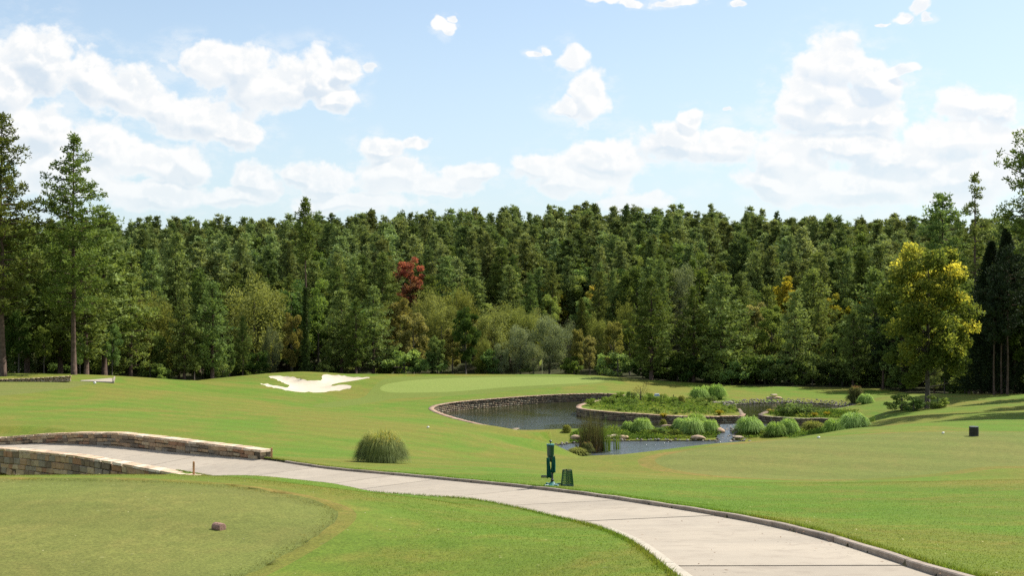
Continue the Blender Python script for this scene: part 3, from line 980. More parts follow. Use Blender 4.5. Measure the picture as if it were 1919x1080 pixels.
# arch ring stones
for k in range(15):
    a = math.pi * (k + .5) / 15
    Lc = ARCH_L + math.cos(a) * (ARCH_R + .13); zc = ARCH_Z + math.sin(a) * (ARCH_R + .13)
    p, t, nn, z, wd, cf = stn(Lc); q = p + nn * (near_out(Lc) + .02)
    o = bpy.data.objects.new('arch_stone', unit[k % 10]); col.objects.link(o)
    o.location = (q[0], q[1], zc); o.rotation_euler = (0, -(a - math.pi / 2) * -1, math.atan2(t[1], t[0]) + math.pi)
    o.scale = (.38, .16, .27); child_world(o, w_near)
def wall_far():
    m = MB(); n = int((LF1 - LB) / .5)
    m.add(*strip_solid(LB, LF1, -WT + .03, -.05, lambda q: far_top(q) - .07, -1.6, step=.5))
    w = m.build('parapet_wall', M['mortar']); child_world(w, bridge); bpy.context.view_layer.update()
    L = LB - .06
    while L < LF1:
        ln = rs.uniform(.4, .75); p, t, nn, z, wd, cf = stn(L + ln / 2)
        o = bpy.data.objects.new('coping_stone', rs.choice(capm)); col.objects.link(o)
        q = p - nn * (WT + .03); o.location = (q[0], q[1], z + far_top(L + ln / 2) + CAMZ - .085)
        dz = (stn(L + ln)[3] + far_top(L + ln)) - (stn(L)[3] + far_top(L))
        o.rotation_euler = (0, -math.atan2(dz, ln), math.atan2(t[1], t[0])); o.scale = (ln - .015, WT + .07, .085); child_world(o, w)
        L += ln
    for row in range(4):
        L = LB + rs.uniform(-.15, 0)
        while L < LF1:
            ln = rs.uniform(.25, .65); Lc = L + ln / 2; p, t, nn, z, wd, cf = stn(Lc)
            hh = .135 + .03 * math.sin(L * 3 + row); zc = z + far_top(Lc) + CAMZ - .09 - row * .15 - hh / 2
            if L >= LB - .02 and zc + hh / 2 > z + CAMZ:
                o = bpy.data.objects.new('stone', rs.choice(unit)); col.objects.link(o)
                q = p + nn * .012; o.location = (q[0], q[1], zc)
                dz = (stn(L + ln)[3] + far_top(L + ln)) - (stn(L)[3] + far_top(L))
                o.rotation_euler = (0, math.atan2(dz, ln), math.atan2(t[1], t[0]) + math.pi); o.scale = (ln - .018, .13, hh); child_world(o, w)
            L += ln
    # the squared end of the wall
    p, t, nn, z, wd, cf = stn(LB)
    for row in range(3):
        for sd in (0, 1):
            o = bpy.data.objects.new('stone', rs.choice(unit)); col.objects.link(o)
            q = p - t * .012 - nn * (.11 + .22 * sd); o.location = (q[0], q[1], z + far_top(LB) + CAMZ - .09 - row * .15 - .07)
            o.rotation_euler = (0, 0, math.atan2(-t[1], -t[0]) + math.pi / 2); o.scale = (.2, .1, .135); child_world(o, w)
wall_far()
m = MB()
m.add(*strip_solid(LB + .4, LF1 + 3, -.02, lambda q: stn(q)[4] + .06, -.125, -.5, step=.6))
o = m.build('deck_body', M['mortar']); child_world(o, bridge)
# ------------------------------------------------------------------ vegetation builders
def unit_vecs(n, g):
    v = g.normal(size=(n, 3)); return v / np.linalg.norm(v, axis=1)[:, None]


def diamonds(C, A, B):
    """one rhombus per centre: half axes A (long) and B (short)"""
    n = len(C)
    V = np.stack([C - A, C + B, C + A, C - B], 1).reshape(-1, 3)
    return V, np.arange(n * 4).reshape(n, 4)


def leaf_cloud(C, g, size, aspect=.5, out_dir=None, up=0.0):
    a = unit_vecs(len(C), g)
    if out_dir is not None: a = a * .8 + out_dir
    a[:, 2] += up
    a /= np.linalg.norm(a, axis=1)[:, None]
    b = np.cross(a, unit_vecs(len(C), g)); b /= np.maximum(np.linalg.norm(b, axis=1)[:, None], 1e-6)
    s = size * g.uniform(.65, 1.25, len(C))[:, None]
    return diamonds(C, a * s * .5, b * s * aspect * .5)


def trunk_mesh(name, h, r0, g, limbs, mat, lean=0.0, top_r=.03, sides=7):
    """tapered trunk and limbs; limbs: (start point, end point, radius, droop)"""
    mb = MB()
    k = 8; bend = g.normal(0, .02, (k + 1, 2)).cumsum(0) * h * .12
    P = [(bend[i, 0] + lean * h * (i / k), bend[i, 1], h * i / k - (.35 if i == 0 else 0)) for i in range(k + 1)]
    rad = [r0 * (1.25 if i == 0 else 1) * (1 - i / k) + top_r for i in range(k + 1)]
    mb.tube(P, rad, sides)
    PA = np.array(P)
    def axis(z): return np.array([np.interp(z, PA[:, 2], PA[:, 0]), np.interp(z, PA[:, 2], PA[:, 1]), z])
    ends = []
    for z0, az_, ln, rise, r in limbs:
        a = axis(z0); d = np.array([math.cos(az_), math.sin(az_), 0])
        p1 = a + d * ln * .5 + np.array([0, 0, rise * ln * .35]); p2 = a + d * ln + np.array([0, 0, rise * ln])
        mb.tube([a, p1, p2], [r, r * .6, .012], 4, cap=False)
        ends.append((a, p1, p2))
    return mb.mesh(name, mat, smooth=True), ends, axis


def pine(seed, h=24, w=3.0, bare=.42, nb=70, r0=.22, tuft=.62, per=26, mat=None, profile='round', nsz=.42, gap=0.0, bend=0.15, asp=.42):
    g = np.random.default_rng(seed); limbs = []
    for i in range(nb):
        u = (i + g.uniform(0, .8)) / nb
        z = h * (bare + (0.985 - bare) * u)
        if gap and g.uniform() < gap: continue
        if profile == 'round': env = max(.10, 1 - abs(1.42 * u - .50) ** 2.3) ** .75
        elif profile == 'cone': env = (1 - u) ** .8 + .12
        else: env = (0.55 + .6 * math.sin(math.pi * (u * .9 + .05))) * (1 - u ** 3 * .7)
        ln = w * max(.12, env) * g.uniform(.6, 1.12)
        limbs.append((z - ln * .12, i * 2.399 + g.uniform(-.5, .5), ln, g.uniform(-.05, .30) + bend * u, .02 + .018 * ln))
    nd = 5 if bare > .2 else 2
    for i in range(nd):
        limbs.append((h * bare * g.uniform(.5, .98), g.uniform(0, 6.3), w * g.uniform(.15, .4), g.uniform(-.2, .1), .025))
    tm, ends, axis = trunk_mesh('pine_trunk', h * .99, r0, g, limbs, M['bark_pine'])
    C = []; O = []; T = []
    for a, p1, p2 in ends[:-nd]:
        ln = np.linalg.norm(p2 - a); nt = max(2, int(ln / .42))
        for k in range(nt):
            f = .20 + .86 * (k + g.uniform(0, .6)) / nt
            q = a + (p1 - a) * min(1, f * 2) if f < .5 else p1 + (p2 - p1) * (f - .5) * 2
            side = g.normal(0, .26 * (1 - .3 * f) * ln ** .5, 3); side[2] *= .45
            q = q + side; tint = g.uniform(0, 1)
            C.append(q); O.append(tuft * g.uniform(.7, 1.2)); T.append(tint)
    top = axis(h * .985)
    for k in range(8 if profile == 'round' else 6): C.append(top + g.normal(0, 1, 3) * ((.42, .42, .4) if profile == 'round' else (.3, .3, .3))); O.append(tuft * .9); T.append(g.uniform(.3, .9))
    C = np.array(C); O = np.array(O); T = np.array(T)
    CC = np.repeat(C, per, 0); OO = np.repeat(O, per)[:, None]; TT = np.repeat(T, per)
    dirs = unit_vecs(len(CC), g); dirs[:, 2] = dirs[:, 2] * .8 + .22
    LC = CC + dirs * OO * g.uniform(.25, .95, (len(CC), 1))
    V, Fc = leaf_cloud(LC, g, nsz, asp, dirs * 1.2, .1)
    cm = mesh_np('pine_crown', V, Fc, mat, tint=np.clip(TT * .7 + g.uniform(0, .4, len(TT)), 0, 1))
    return tm, cm


def broadleaf(seed, h=12, w=3.2, base=.15, lobes=48, leaves=190, size=.30, mat=None, bark=None, r0=.16, lobe_r=.26, shape=1.0, aspect=.62, droop=0.0, yellow=None, hollow=.25, lean=0):
    g = np.random.default_rng(seed)
    zc = h * (base + 1) / 2; hz_ = h * (1 - base) / 2
    limbs = []; LC = []; LT = []; LO = []
    g2 = unit_vecs(lobes, g)
    for i in range(lobes):
        u = g2[i]; rad = g.uniform(hollow, 1.0) ** .5
        zz = u[2] * rad
        env = (1 - abs(zz) ** 2.2) ** .5 * (1 + (shape - 1) * -zz)
        ang = math.atan2(u[1], u[0]); rr_ = w * rad * max(.15, env) * (1 - .3 * abs(u[2])) * g.uniform(.75, 1.05)
        c = np.array([math.cos(ang) * rr_, math.sin(ang) * rr_, zc + zz * hz_ * .92])
        lr = w * lobe_r * g.uniform(.7, 1.3)
        n = int(leaves * g.uniform(.7, 1.3)); d = unit_vecs(n, g)
        q = c + d * lr * g.uniform(.45, 1.05, (n, 1)) * np.array([1, 1, .8 if droop == 0 else 1.2])
        LC.append(q); LO.append(d); tint = g.uniform(0, .75) + g.uniform(0, .3, n)
        if yellow is not None:
            hgt = (q[:, 2] / h - yellow[0]) / (yellow[1] - yellow[0])
            tint = tint + np.clip(hgt + g.normal(0, .35, n) + g.normal(0, .25), 0, 1.0)
        LT.append(tint)
        if i % 3 == 0: limbs.append((max(h * base * .8, c[2] * g.uniform(.45, .7)), ang, rr_, .5 * (c[2] * .4) / max(rr_, 1), .03 + .01 * w))
    LC = np.vstack(LC); LO = np.vstack(LO); LT = np.concatenate(LT)
    if droop: LO = LO * .4 + np.array([0, 0, -droop])
    V, Fc = leaf_cloud(LC, g, size, aspect, LO * .6)
    cm = mesh_np('leaf_crown', V, Fc, mat, tint=LT)
    tm, ends, axis = trunk_mesh('leaf_trunk', h * .86, r0, g, limbs, bark or M['bark_grey'], lean)
    return tm, cm


def conifer(seed, h=14, w=2.0, mat=None, n=15000, size=.3):
    g = np.random.default_rng(seed)
    z = g.uniform(.03, 1, n) ** 1.1; a = g.uniform(0, 6.283, n)
    lump = 1 + .22 * np.sin(a * 3 + z * 17) + .16 * np.sin(a * 7 - z * 31)
    r = w * (1 - z) ** .8 * np.sqrt(g.uniform(.3, 1, n)) * lump + .08
    C = np.stack([np.cos(a) * r, np.sin(a) * r, z * h], 1)
    o = np.stack([np.cos(a), np.sin(a), np.full(n, .8)], 1)
    V, Fc = leaf_cloud(C, g, size, .3, o)
    cm = mesh_np('cedar_crown', V, Fc, mat, tint=g.uniform(0, 1, n))
    tm, e, ax = trunk_mesh('cedar_trunk', h * .95, .15, g, [], M['bark_grey'])
    return tm, cm


LM = {}
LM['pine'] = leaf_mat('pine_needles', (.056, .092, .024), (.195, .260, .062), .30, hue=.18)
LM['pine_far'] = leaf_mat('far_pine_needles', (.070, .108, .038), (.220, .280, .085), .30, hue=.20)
LM['pine_fresh'] = leaf_mat('fresh_pine_needles', (.062, .102, .022), (.178, .240, .048), .36, hue=.15)  # a fresher green needle colour
LM['green'] = leaf_mat('broad_leaves', (.056, .102, .026), (.170, .250, .060), .38, hue=.20)
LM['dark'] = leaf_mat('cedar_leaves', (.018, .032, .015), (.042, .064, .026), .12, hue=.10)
LM['light'] = leaf_mat('pale_green_leaves', (0.128, 0.200, 0.042), (0.271, 0.356, 0.088), .45, hue=.14)
LM['olive'] = leaf_mat('olive_willow_leaves', (.140, .165, .042), (.275, .310, .080), .42, hue=.08)
LM['grey'] = leaf_mat('grey_green_leaves', (0.128, 0.160, 0.077), (0.248, 0.287, 0.146), .38, hue=.08)
LM['tan'] = leaf_mat('tan_turning_leaves', (.160, .165, .050), (.320, .300, .090), .42, hue=.08)
LM['yellow'] = leaf_mat('turning_yellow_leaves', (.050, .085, .013), (.160, .200, .028), .52, extra=(.62, .55, .035), hue=.03)
LM['gold'] = leaf_mat('golden_leaves', (.13, .16, .025), (.28, .27, .035), .45, extra=(.58, .46, .05), hue=.04)
LM['red'] = leaf_mat('red_maple_leaves', (.10, .10, .04), (.30, .11, .06), .45, extra=(.52, .15, .10), hue=.03)

KIND = {}
def proto(kind, fn, n, **kw):
    KIND[kind] = [fn(seed=1000 + hash_(kind) + i * 17, **{k: (v(i) if callable(v) else v) for k, v in kw.items()}) for i in range(n)]
def hash_(s): return sum(ord(c) * (i + 3) for i, c in enumerate(s)) % 900

# reference heights: every prototype is scaled to the height wanted
REFH = {}
def reg_kind(kind, h, fn, n, **kw): REFH[kind] = h; proto(kind, fn, n, h=h, **kw)
reg_kind('pine', 22, pine, 5, w=2.6, bare=.30, nb=70, mat=LM['pine'], per=20, nsz=.50, profile='round', tuft=.66)
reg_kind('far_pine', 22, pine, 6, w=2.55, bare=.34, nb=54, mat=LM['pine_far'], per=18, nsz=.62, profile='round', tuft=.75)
reg_kind('fresh_pine', 16, pine, 4, w=3.0, bare=.14, nb=66, mat=LM['pine_fresh'], per=20, nsz=.42, profile='column', tuft=.6)
reg_kind('dark_pine', 14, pine, 4, w=2.9, bare=.12, nb=66, mat=LM['pine'], per=20, nsz=.42, profile='column', tuft=.6)
reg_kind('broadleaf', 14, broadleaf, 4, w=3.4, mat=LM['green'], size=.34)
reg_kind('pale_tree', 13, broadleaf, 3, w=3.0, mat=LM['light'], size=.32, lobes=40)
reg_kind('olive_tree', 12, broadleaf, 3, w=3.8, mat=LM['olive'], size=.34, aspect=.32, droop=.8, lobes=60, lobe_r=.30, leaves=210, base=.08)
reg_kind('grey_tree', 12, broadleaf, 3, w=3.6, mat=LM['grey'], size=.32, aspect=.34, droop=.5, lobes=56, lobe_r=.28, leaves=200, base=.06)
reg_kind('tan_tree', 11, broadleaf, 2, w=3.0, mat=LM['tan'], size=.32, lobes=44, base=.08)
reg_kind('gold_tree', 14, broadleaf, 2, w=3.0, mat=LM['gold'], size=.36, yellow=(.35, .95), lobes=44)
reg_kind('bush', 3.2, broadleaf, 3, w=1.9, base=.0, lobes=20, leaves=150, size=.24, mat=LM['light'], r0=.05)
reg_kind('dark_bush', 3.4, broadleaf, 3, w=2.1, base=.0, lobes=20, leaves=150, size=.26, mat=LM['green'], r0=.05)
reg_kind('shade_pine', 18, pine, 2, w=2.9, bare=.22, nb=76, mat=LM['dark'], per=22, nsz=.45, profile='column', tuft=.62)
reg_kind('cedar', 14, conifer, 2, w=2.1, mat=LM['dark'])


def put_tree(kind, x, y, h, label, group=None, rz=None, wid=1.0, var=None, cat='tree', name=None, z=None, rg=random):
    tm, cm = KIND[kind][var if var is not None else rg.randrange(len(KIND[kind]))]
    nm = name or ('pine_tree' if 'pine' in kind else 'shrub' if 'bush' in kind else 'cedar_tree' if kind == 'cedar' else 'broadleaf_tree')
    e = empty(nm, (x, y, (ground(x, y) if z is None else z)), rz if rz is not None else rg.uniform(0, 6.28))
    s = h / REFH[kind]; e.scale = (s * wid, s * wid, s)
    ob('trunk', tm, e); ob('crown', cm, e)
    tag(e, label, cat, group)
    return e


# ------------------------------------------------------------------ the particular trees
rt = random.Random(21)
def own_kind(kind, ref, tm_cm): KIND[kind] = [tm_cm]; REFH[kind] = ref
own_kind('hero_pine', 26.5, pine(301, h=26.5, w=4.3, bare=.26, nb=92, r0=.27, tuft=.62, per=30, mat=LM['pine_fresh'], profile='column', nsz=.34, gap=.07, bend=.1))
own_kind('hero_pine_b', 28.5, pine(302, h=28.5, w=4.6, bare=.25, nb=100, r0=.28, tuft=.6, per=26, mat=LM['pine'], profile='column', nsz=.36, gap=.05))
own_kind('edge_pine', 25, pine(305, h=25, w=4.6, bare=.50, nb=96, r0=.26, tuft=.5, per=28, mat=LM['pine'], profile='column', nsz=.30, gap=.04))
own_kind('lone_pine', 27, pine(303, h=27, w=2.1, bare=.66, nb=44, r0=.20, tuft=.6, per=26, mat=LM['pine'], profile='round', nsz=.42))
own_kind('thin_pine', 26, pine(304, h=26, w=3.3, bare=.50, nb=46, r0=.22, tuft=.52, per=24, mat=LM['pine'], profile='cone', nsz=.38, gap=.30))
own_kind('grove_pine', 18, pine(307, h=18, w=2.6, bare=.42, nb=52, r0=.15, tuft=.6, per=22, mat=LM['dark'], profile='round', nsz=.42))
own_kind('round_pine', 24, pine(306, h=24, w=3.0, bare=.62, nb=44, r0=.22, tuft=.6, per=26, mat=LM['pine'], profile='round', nsz=.40, gap=.1))
own_kind('yellow_giant', 16.2, broadleaf(318, h=16.2, w=4.7, base=.05, lobes=125, leaves=230, size=.27, mat=LM['yellow'], r0=.21, lobe_r=.185, shape=1.05, yellow=(.40, 1.0), hollow=.10, aspect=.75))
own_kind('red_maple', 17, broadleaf(311, h=17, w=3.7, base=.25, lobes=60, leaves=170, size=.32, mat=LM['red'], yellow=(.60, .80), lobe_r=.2, shape=1.1))


def tree_px(kind, px, d, top_py, label, group=None, base_py=None, **kw):
    """tree at distance d in pixel column px whose top reaches pixel row top_py"""
    x = (px - 959.5) / F * d; z = ground(x, d)
    h = CAMZ + (540 - top_py) / F * d - z
    return put_tree(kind, x, d, h, label, group, z=z - .05, rg=rt, **kw)


tree_px('hero_pine', 138, 146, 254, 'tall open pine with layered limbs standing at the left forest edge by the concrete steps', rz=.4)
tree_px('hero_pine_b', 8, 140, 212, 'tallest dark pine cut by the left edge of the view', rz=2.1)
tree_px('lone_pine', 573, 184, 375, 'tall slim pine with a small dark top and ivy covered trunk behind the bunker')
tree_px('red_maple', 769, 236, 466, 'red leaved maple alone among the dark green pines')
tree_px('yellow_giant', 1738, 111, 424, 'large tree turning yellow on the lawn between the two low bushes', rz=1.0)
tree_px('thin_pine', 1823, 168, 330, 'tall thin pine with sparse flat branches above the yellow tree', wid=1.0, rz=2.2)
tree_px('round_pine', 1764, 172, 364, 'pine with a rounded open top left of the tall thin pine', wid=1.1)
tree_px('edge_pine', 1972, 98, 190, 'large near pine reaching in from the right edge high over the lawn', wid=.84, rz=.8)
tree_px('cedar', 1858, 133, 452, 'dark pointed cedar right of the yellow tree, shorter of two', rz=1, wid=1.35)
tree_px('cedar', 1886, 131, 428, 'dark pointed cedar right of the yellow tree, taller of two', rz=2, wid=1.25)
tree_px('gold_tree', 1474, 214, 512, 'golden topped tree in the forest above the far pond', wid=1.0)
# trees at the edge of the frame on the right: one large mass of shade on the lawn
tree_px('pine', 2075, 88, 250, 'pine beyond the right edge shading the lawn', wid=1.5)
tree_px('broadleaf', 2078, 84, 350, 'broad leafy tree just beyond the right edge shading the lawn', wid=1.2)
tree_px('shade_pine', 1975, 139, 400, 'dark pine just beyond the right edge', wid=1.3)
tree_px('pine', 2010, 118, 330, 'mid height pine in the right edge grove', 'pines of the right edge grove', wid=1.3)
tree_px('pine', 2130, 104, 280, 'pine beyond the right edge behind the grove', wid=1.4)
LBL = {}
GR = 'trees standing along the near edge of the forest'
SPEC = [
 # kind, px, d, top, label, wid
 ('fresh_pine', 52, 156, 425, 'bushy fresh green pine between the two tall left pines', 1.2), ('pine', 196, 160, 400, 'full green pine right of the tall layered pine', 1.5),
 ('fresh_pine', 112, 160, 432, 'bright green pine directly behind the tall layered pine trunk', 1.2), ('dark_pine', 8, 152, 440, 'dark bushy pine at the left end of the forest edge', 1.3),
 ('dark_pine', 160, 152, 470, 'dark low pine crown behind the layered pine', 1.1), ('broadleaf', 35, 150, 575, 'round leafy tree low at the left forest edge', .9), ('pale_tree', 82, 152, 600, 'small pale leafy tree left of the layered pine trunk', .8),
 ('fresh_pine', 245, 165, 470, 'green pine with a slim bare trunk right of the concrete steps', 1.0), ('olive_tree', 296, 176, 542, 'yellowish rounded tree behind the dip in the fairway', .85),
 ('dark_pine', 345, 172, 545, 'dark pine over the dip in the fairway, left of a pair', 1.0), ('dark_pine', 398, 174, 530, 'dark pine over the dip in the fairway, right of a pair', 1.05),
 ('pine', 285, 205, 470, 'tall dark pine behind the yellowish rounded tree', 1.0), ('pine', 330, 212, 440, 'tall pine above the dip in the fairway', 1.0),
 ('olive_tree', 476, 192, 512, 'large olive green willowy tree left of the bunker', 1.15), ('broadleaf', 545, 198, 520, 'glossy leafed tree just left of the ivy covered trunk', .9),
 ('pale_tree', 597, 200, 522, 'yellow green leafy tree just right of the ivy covered trunk', .95), ('tan_tree', 548, 186, 580, 'brownish small tree left of the ivy covered trunk', .7),
 ('dark_pine', 455, 180, 595, 'slender dark pine near the left tip of the bunker', .75), ('grey_tree', 510, 184, 610, 'grey green small tree behind the bunker', .7),
 ('dark_pine', 640, 190, 545, 'dark broad pine behind the right arm of the bunker', 1.15), ('dark_pine', 700, 192, 540, 'dark tall pine left of the putting green', 1.1), ('dark_pine', 668, 187, 560, 'dark pine squeezed between two broader dark pines', .9),
 ('tan_tree', 750, 204, 552, 'brown tinged tree below the red maple', .9), ('olive_tree', 800, 214, 540, 'rounded olive tree below and right of the red maple', .9), ('olive_tree', 855, 216, 532, 'highest rounded olive tree over the green', .95),
 ('tan_tree', 775, 196, 580, 'yellow brown tree behind the left half of the green', .95), ('broadleaf', 873, 192, 568, 'dark leafy tree rising behind the middle of the green', .9),
 ('olive_tree', 925, 205, 572, 'tan olive rounded tree, left of a pair behind the green', 1.1), ('olive_tree', 985, 208, 572, 'tan olive rounded tree, right of a pair behind the green', 1.1),
 ('grey_tree', 975, 195, 606, 'grey green willow behind the flagstick, left one', 1.0), ('grey_tree', 1030, 197, 588, 'grey green willow behind the flagstick, larger one', 1.15), ('broadleaf', 820, 193, 625, 'dense dark leafy tree low behind the green', .95),
 ('pale_tree', 1031, 226, 540, 'bright green leafy tree above the grey green willows', .8), ('tan_tree', 1082, 194, 612, 'thin yellow brown tree right of the green', .7), ('tan_tree', 1150, 188, 597, 'yellowing tree left of the dark pine by the lawn crest', .85),
 ('dark_pine', 1220, 180, 525, 'dark pine with a bare trunk at the lawn crest right of the green', 1.15), ('pine', 1122, 215, 510, 'green pine behind the yellowing tree', .95),
 ('olive_tree', 1170, 205, 560, 'olive tree behind the dark pine at the lawn crest', .6), ('broadleaf', 1192, 222, 490, 'tall leafy tree above the lawn crest', 1.0), ('grey_tree', 1275, 225, 490, 'pale grey leafless looking tree among pines', .7),
 ('dark_pine', 1300, 180, 540, 'dark pine left of the tallest dark pine over the clipped bushes', 1.1), ('dark_pine', 1352, 178, 515, 'tallest dark pine over the two clipped bushes', 1.2), ('dark_pine', 1392, 182, 560, 'dark pine above the left end of the far pond', .9),
 ('tan_tree', 1415, 195, 560, 'yellow tinged tree below the golden tree', .8), ('pale_tree', 1445, 190, 560, 'yellow green tree left of the far mound pines', .9), ('dark_pine', 1490, 178, 545, 'dark pine over the stones on the pond shore', 1.0),
 ('fresh_pine', 1535, 185, 570, 'green pine over the far mound', 1.0), ('gold_tree', 1560, 205, 545, 'yellow tree behind the far mound', .8), ('broadleaf', 1598, 190, 555, 'leafy dark tree behind the far mound', 1.0), ('dark_pine', 1640, 176, 505, 'broad dark pine left of the large yellow tree', 1.25),
 ('broadleaf', 1560, 178, 610, 'low leafy tree with pale leaves behind the far mound', .8), ('dark_pine', 1690, 165, 520, 'dark pine hidden behind the large yellow tree', 1.2), ('dark_pine', 1600, 172, 585, 'low dark pine at the right end of the far mound', 1.0),
 ('broadleaf', 1790, 160, 520, 'dark leafy tree right behind the large yellow tree', 1.1), ('dark_pine', 1828, 142, 560, 'dark pine left of the pointed cedars', 1.0), ('pale_tree', 1905, 140, 560, 'sunlit pale leafy tree right of the pointed cedars', .9),
 ('gold_tree', 1900, 175, 452, 'yellow tinged crown above the pointed cedars', .7), ('broadleaf', 1925, 128, 540, 'leafy tree at the right edge of the forest', 1.0), ('broadleaf', 1770, 150, 640, 'low dark leafy tree behind the yellow tree trunk', .9),
 ('pine', 1880, 190, 415, 'pine on the right skyline behind the cedars', 1.0), ('pine', 1930, 180, 440, 'pine on the right skyline near the edge', 1.1), ('broadleaf', 1700, 178, 600, 'leafy dark tree low behind the yellow tree', 1.2),
 ('broadleaf', 1130, 192, 655, 'small shady leafy tree right of the green', .8), ('broadleaf', 1330, 184, 640, 'low leafy tree behind the two clipped bushes', .9), ('broadleaf', 430, 183, 640, 'low leafy tree left of the bunker', .8),
 ('shade_pine', 1838, 136, 520, 'very dark pine left of the pointed cedars', 1.1), ('shade_pine', 1868, 138, 505, 'very dark pine between the two pointed cedars', 1.1), ('shade_pine', 1815, 150, 560, 'very dark low pine in the gap right of the yellow tree', 1.0), ('shade_pine', 1905, 133, 520, 'very dark pine right of the pointed cedars', 1.0), ('shade_pine', 1655, 168, 560, 'very dark pine left of the yellow tree trunk', 1.0),
 ('cedar', 1860, 145, 600, 'low dark cedar behind the grove trunks', 1.2), ('dark_pine', 1750, 142, 640, 'low dark pine behind the yellow tree', 1.0), ('pale_tree', 1310, 235, 470, 'yellow green tree high among the pines', .7),
 ('broadleaf', 210, 158, 600, 'leafy tree in shade right of the layered pine', .8), ('pale_tree', 150, 150, 625, 'pale leafy undergrowth tree beside the layered pine trunk', .6), ('broadleaf', 300, 172, 620, 'shady leafy tree behind the dip', .8), ('broadleaf', 610, 186, 640, 'shady leafy tree right of the ivy trunk', .8),
 ('broadleaf', 740, 190, 645, 'shady leafy tree left of the green', .8), ('olive_tree', 905, 196, 630, 'low olive tree right behind the middle of the green', .8), ('pine', 1090, 205, 560, 'slim pine between the yellowing trees', .7),
] + [(k_, px_, d_, tp_, lb_, w_) for k_, px_, d_, tp_, lb_, w_ in (
 ('olive_tree', 728, 212, 566, 'olive tree between the dark pines and the brown tinged tree', .95), ('olive_tree', 826, 205, 560, 'olive tree low in the willow belt above the left of the green', 1.0), ('tan_tree', 900, 208, 590, 'tan willow left of the dark leafy tree behind the green', .95),
 ('olive_tree', 955, 214, 566, 'broadest tan olive tree at the centre of the willow belt', 1.25), ('olive_tree', 1010, 213, 578, 'olive willow above the flagstick', 1.1), ('grey_tree', 1060, 202, 600, 'grey green willow right of the flagstick', 1.1), ('grey_tree', 1000, 192, 640, 'low grey green willow right behind the flagstick', 1.1),
 ('tan_tree', 848, 196, 610, 'small tan tree left of the dark leafy tree behind the green', .9), ('tan_tree', 1105, 198, 625, 'small yellowing tree right of the willows', .8), ('grey_tree', 940, 193, 640, 'low grey green willow behind the middle of the green', 1.0), ('pale_tree', 1180, 196, 590, 'pale leafy tree behind the lawn crest', .9),
 ('broadleaf', 778, 190, 650, 'low leafy dark tree behind the left part of the green', 1.0), ('olive_tree', 1120, 206, 585, 'olive tree at the right end of the willow belt', .8))]
taken = [((px - 959.5) / F * dd, dd) for px, dd in ((769, 236), (764, 236), (775, 236), (1474, 214), (1468, 214), (1480, 214))]
n_ind = 0
for k, px, d, top, lab, wd in SPEC:
    tree_px(k, px, d, top, lab, GR, wid=wd); taken.append(((px - 959.5) / F * d, d)); n_ind += 1
# slim bare trunks of the grove right of the yellow tree
for px, d in ((1862, 127), (1876, 128), (1889, 126), (1902, 130)):
    tree_px('grove_pine', px, d, 500 - (px % 7) * 6, 'slim bare trunked pine of the grove beside the cedars', 'slim pines of the grove', wid=.8)

# low growth under the first trees
for i in range(104):
    px = rt.uniform(-60, 1990) if i % 2 else rt.uniform(1120, 1760); d0 = float(np.interp(px, EDGE[:, 0], EDGE[:, 1])); d = d0 + rt.uniform(2.5, 12)
    if 1700 < px < 1775: continue
    x = (px - 959.5) / F * d
    kd = 'bush' if rt.random() < .28 else 'dark_bush'
    where = ['by the tall left pines', 'behind the fairway dip', 'behind the bunker', 'behind the green', 'right of the green', 'behind the island', 'behind the far pond', 'behind the far mound', 'right of the yellow tree'][(px > 230) + (px > 470) + (px > 700) + (px > 1130) + (px > 1240) + (px > 1370) + (px > 1500) + (px > 1740)]
    put_tree(kd, x, d, rt.uniform(2.0, 4.6), ('pale' if kd == 'bush' else 'dark') + ' leafy shrub under the forest edge ' + where, 'shrubs under the forest edge', cat='shrub', rg=rt, wid=rt.uniform(.9, 1.4))

# ------------------------------------------------------------------ the forest, nearest rows one by one
cand = []
g = np.random.default_rng(77)
y = 178.0
while y < 430:
    sp = 5.0 + (y - 178) * .007
    half = .46 * y + 14
    for x in np.arange(-half, half, sp):
        xx = x + g.uniform(-.42, .42) * sp; yy = y + g.uniform(-.45, .45) * sp
        e = float(edge_d(xx, yy))
        if yy < e + 9 or (yy < 217 and 705 < xx / yy * F + 959.5 < 1150): continue
        if any((xx - a) ** 2 + (yy - b) ** 2 < 11 or (yy < b + 1 and abs(xx / yy - a / b) * b < 2.9 and yy < 240) for a, b in taken): continue
        cand.append((xx, yy, e))
    y += sp * .95
# on the left and right the forest starts nearer
for (xa, xb, ya, yb) in ((-82, -38, 160, 182), (46, 96, 150, 182), (52, 80, 140, 152)):
    for k in range(int((xb - xa) * (yb - ya) / 26)):
        xx, yy = g.uniform(xa, xb), g.uniform(ya, yb); e = float(edge_d(xx, yy))
        if yy > e + 8 and not any((xx - a) ** 2 + (yy - b) ** 2 < 10 for a, b in taken) and not any((xx - c[0]) ** 2 + (yy - c[1]) ** 2 < 14 for c in cand): cand.append((xx, yy, e))
cand.sort(key=lambda c: c[1])
CG = ground_all = H([(c[0], c[1]) for c in cand]) + CAMZ
far_list = []
WH = [('left', -38), ('behind the bunker', -14), ('above the green', 12), ('over the island', 34), ('over the far mound', 60), ('right', 999)]
ZN = [('behind the tall left pines', 150), ('above the concrete steps', 300), ('above the fairway dip', 450), ('behind the bunker', 640), ('left of the red maple', 745), ('round the red maple', 830), ('above the green', 950), ('above the flagstick', 1110),
      ('above the island', 1280), ('above the rounded grass mounds', 1400), ('above the far pond', 1540), ('above the far mound', 1670), ('behind the yellow tree', 1800), ('above the dark cedars', 99999)]
limit = 300 - n_ind - 20
cnt = 0
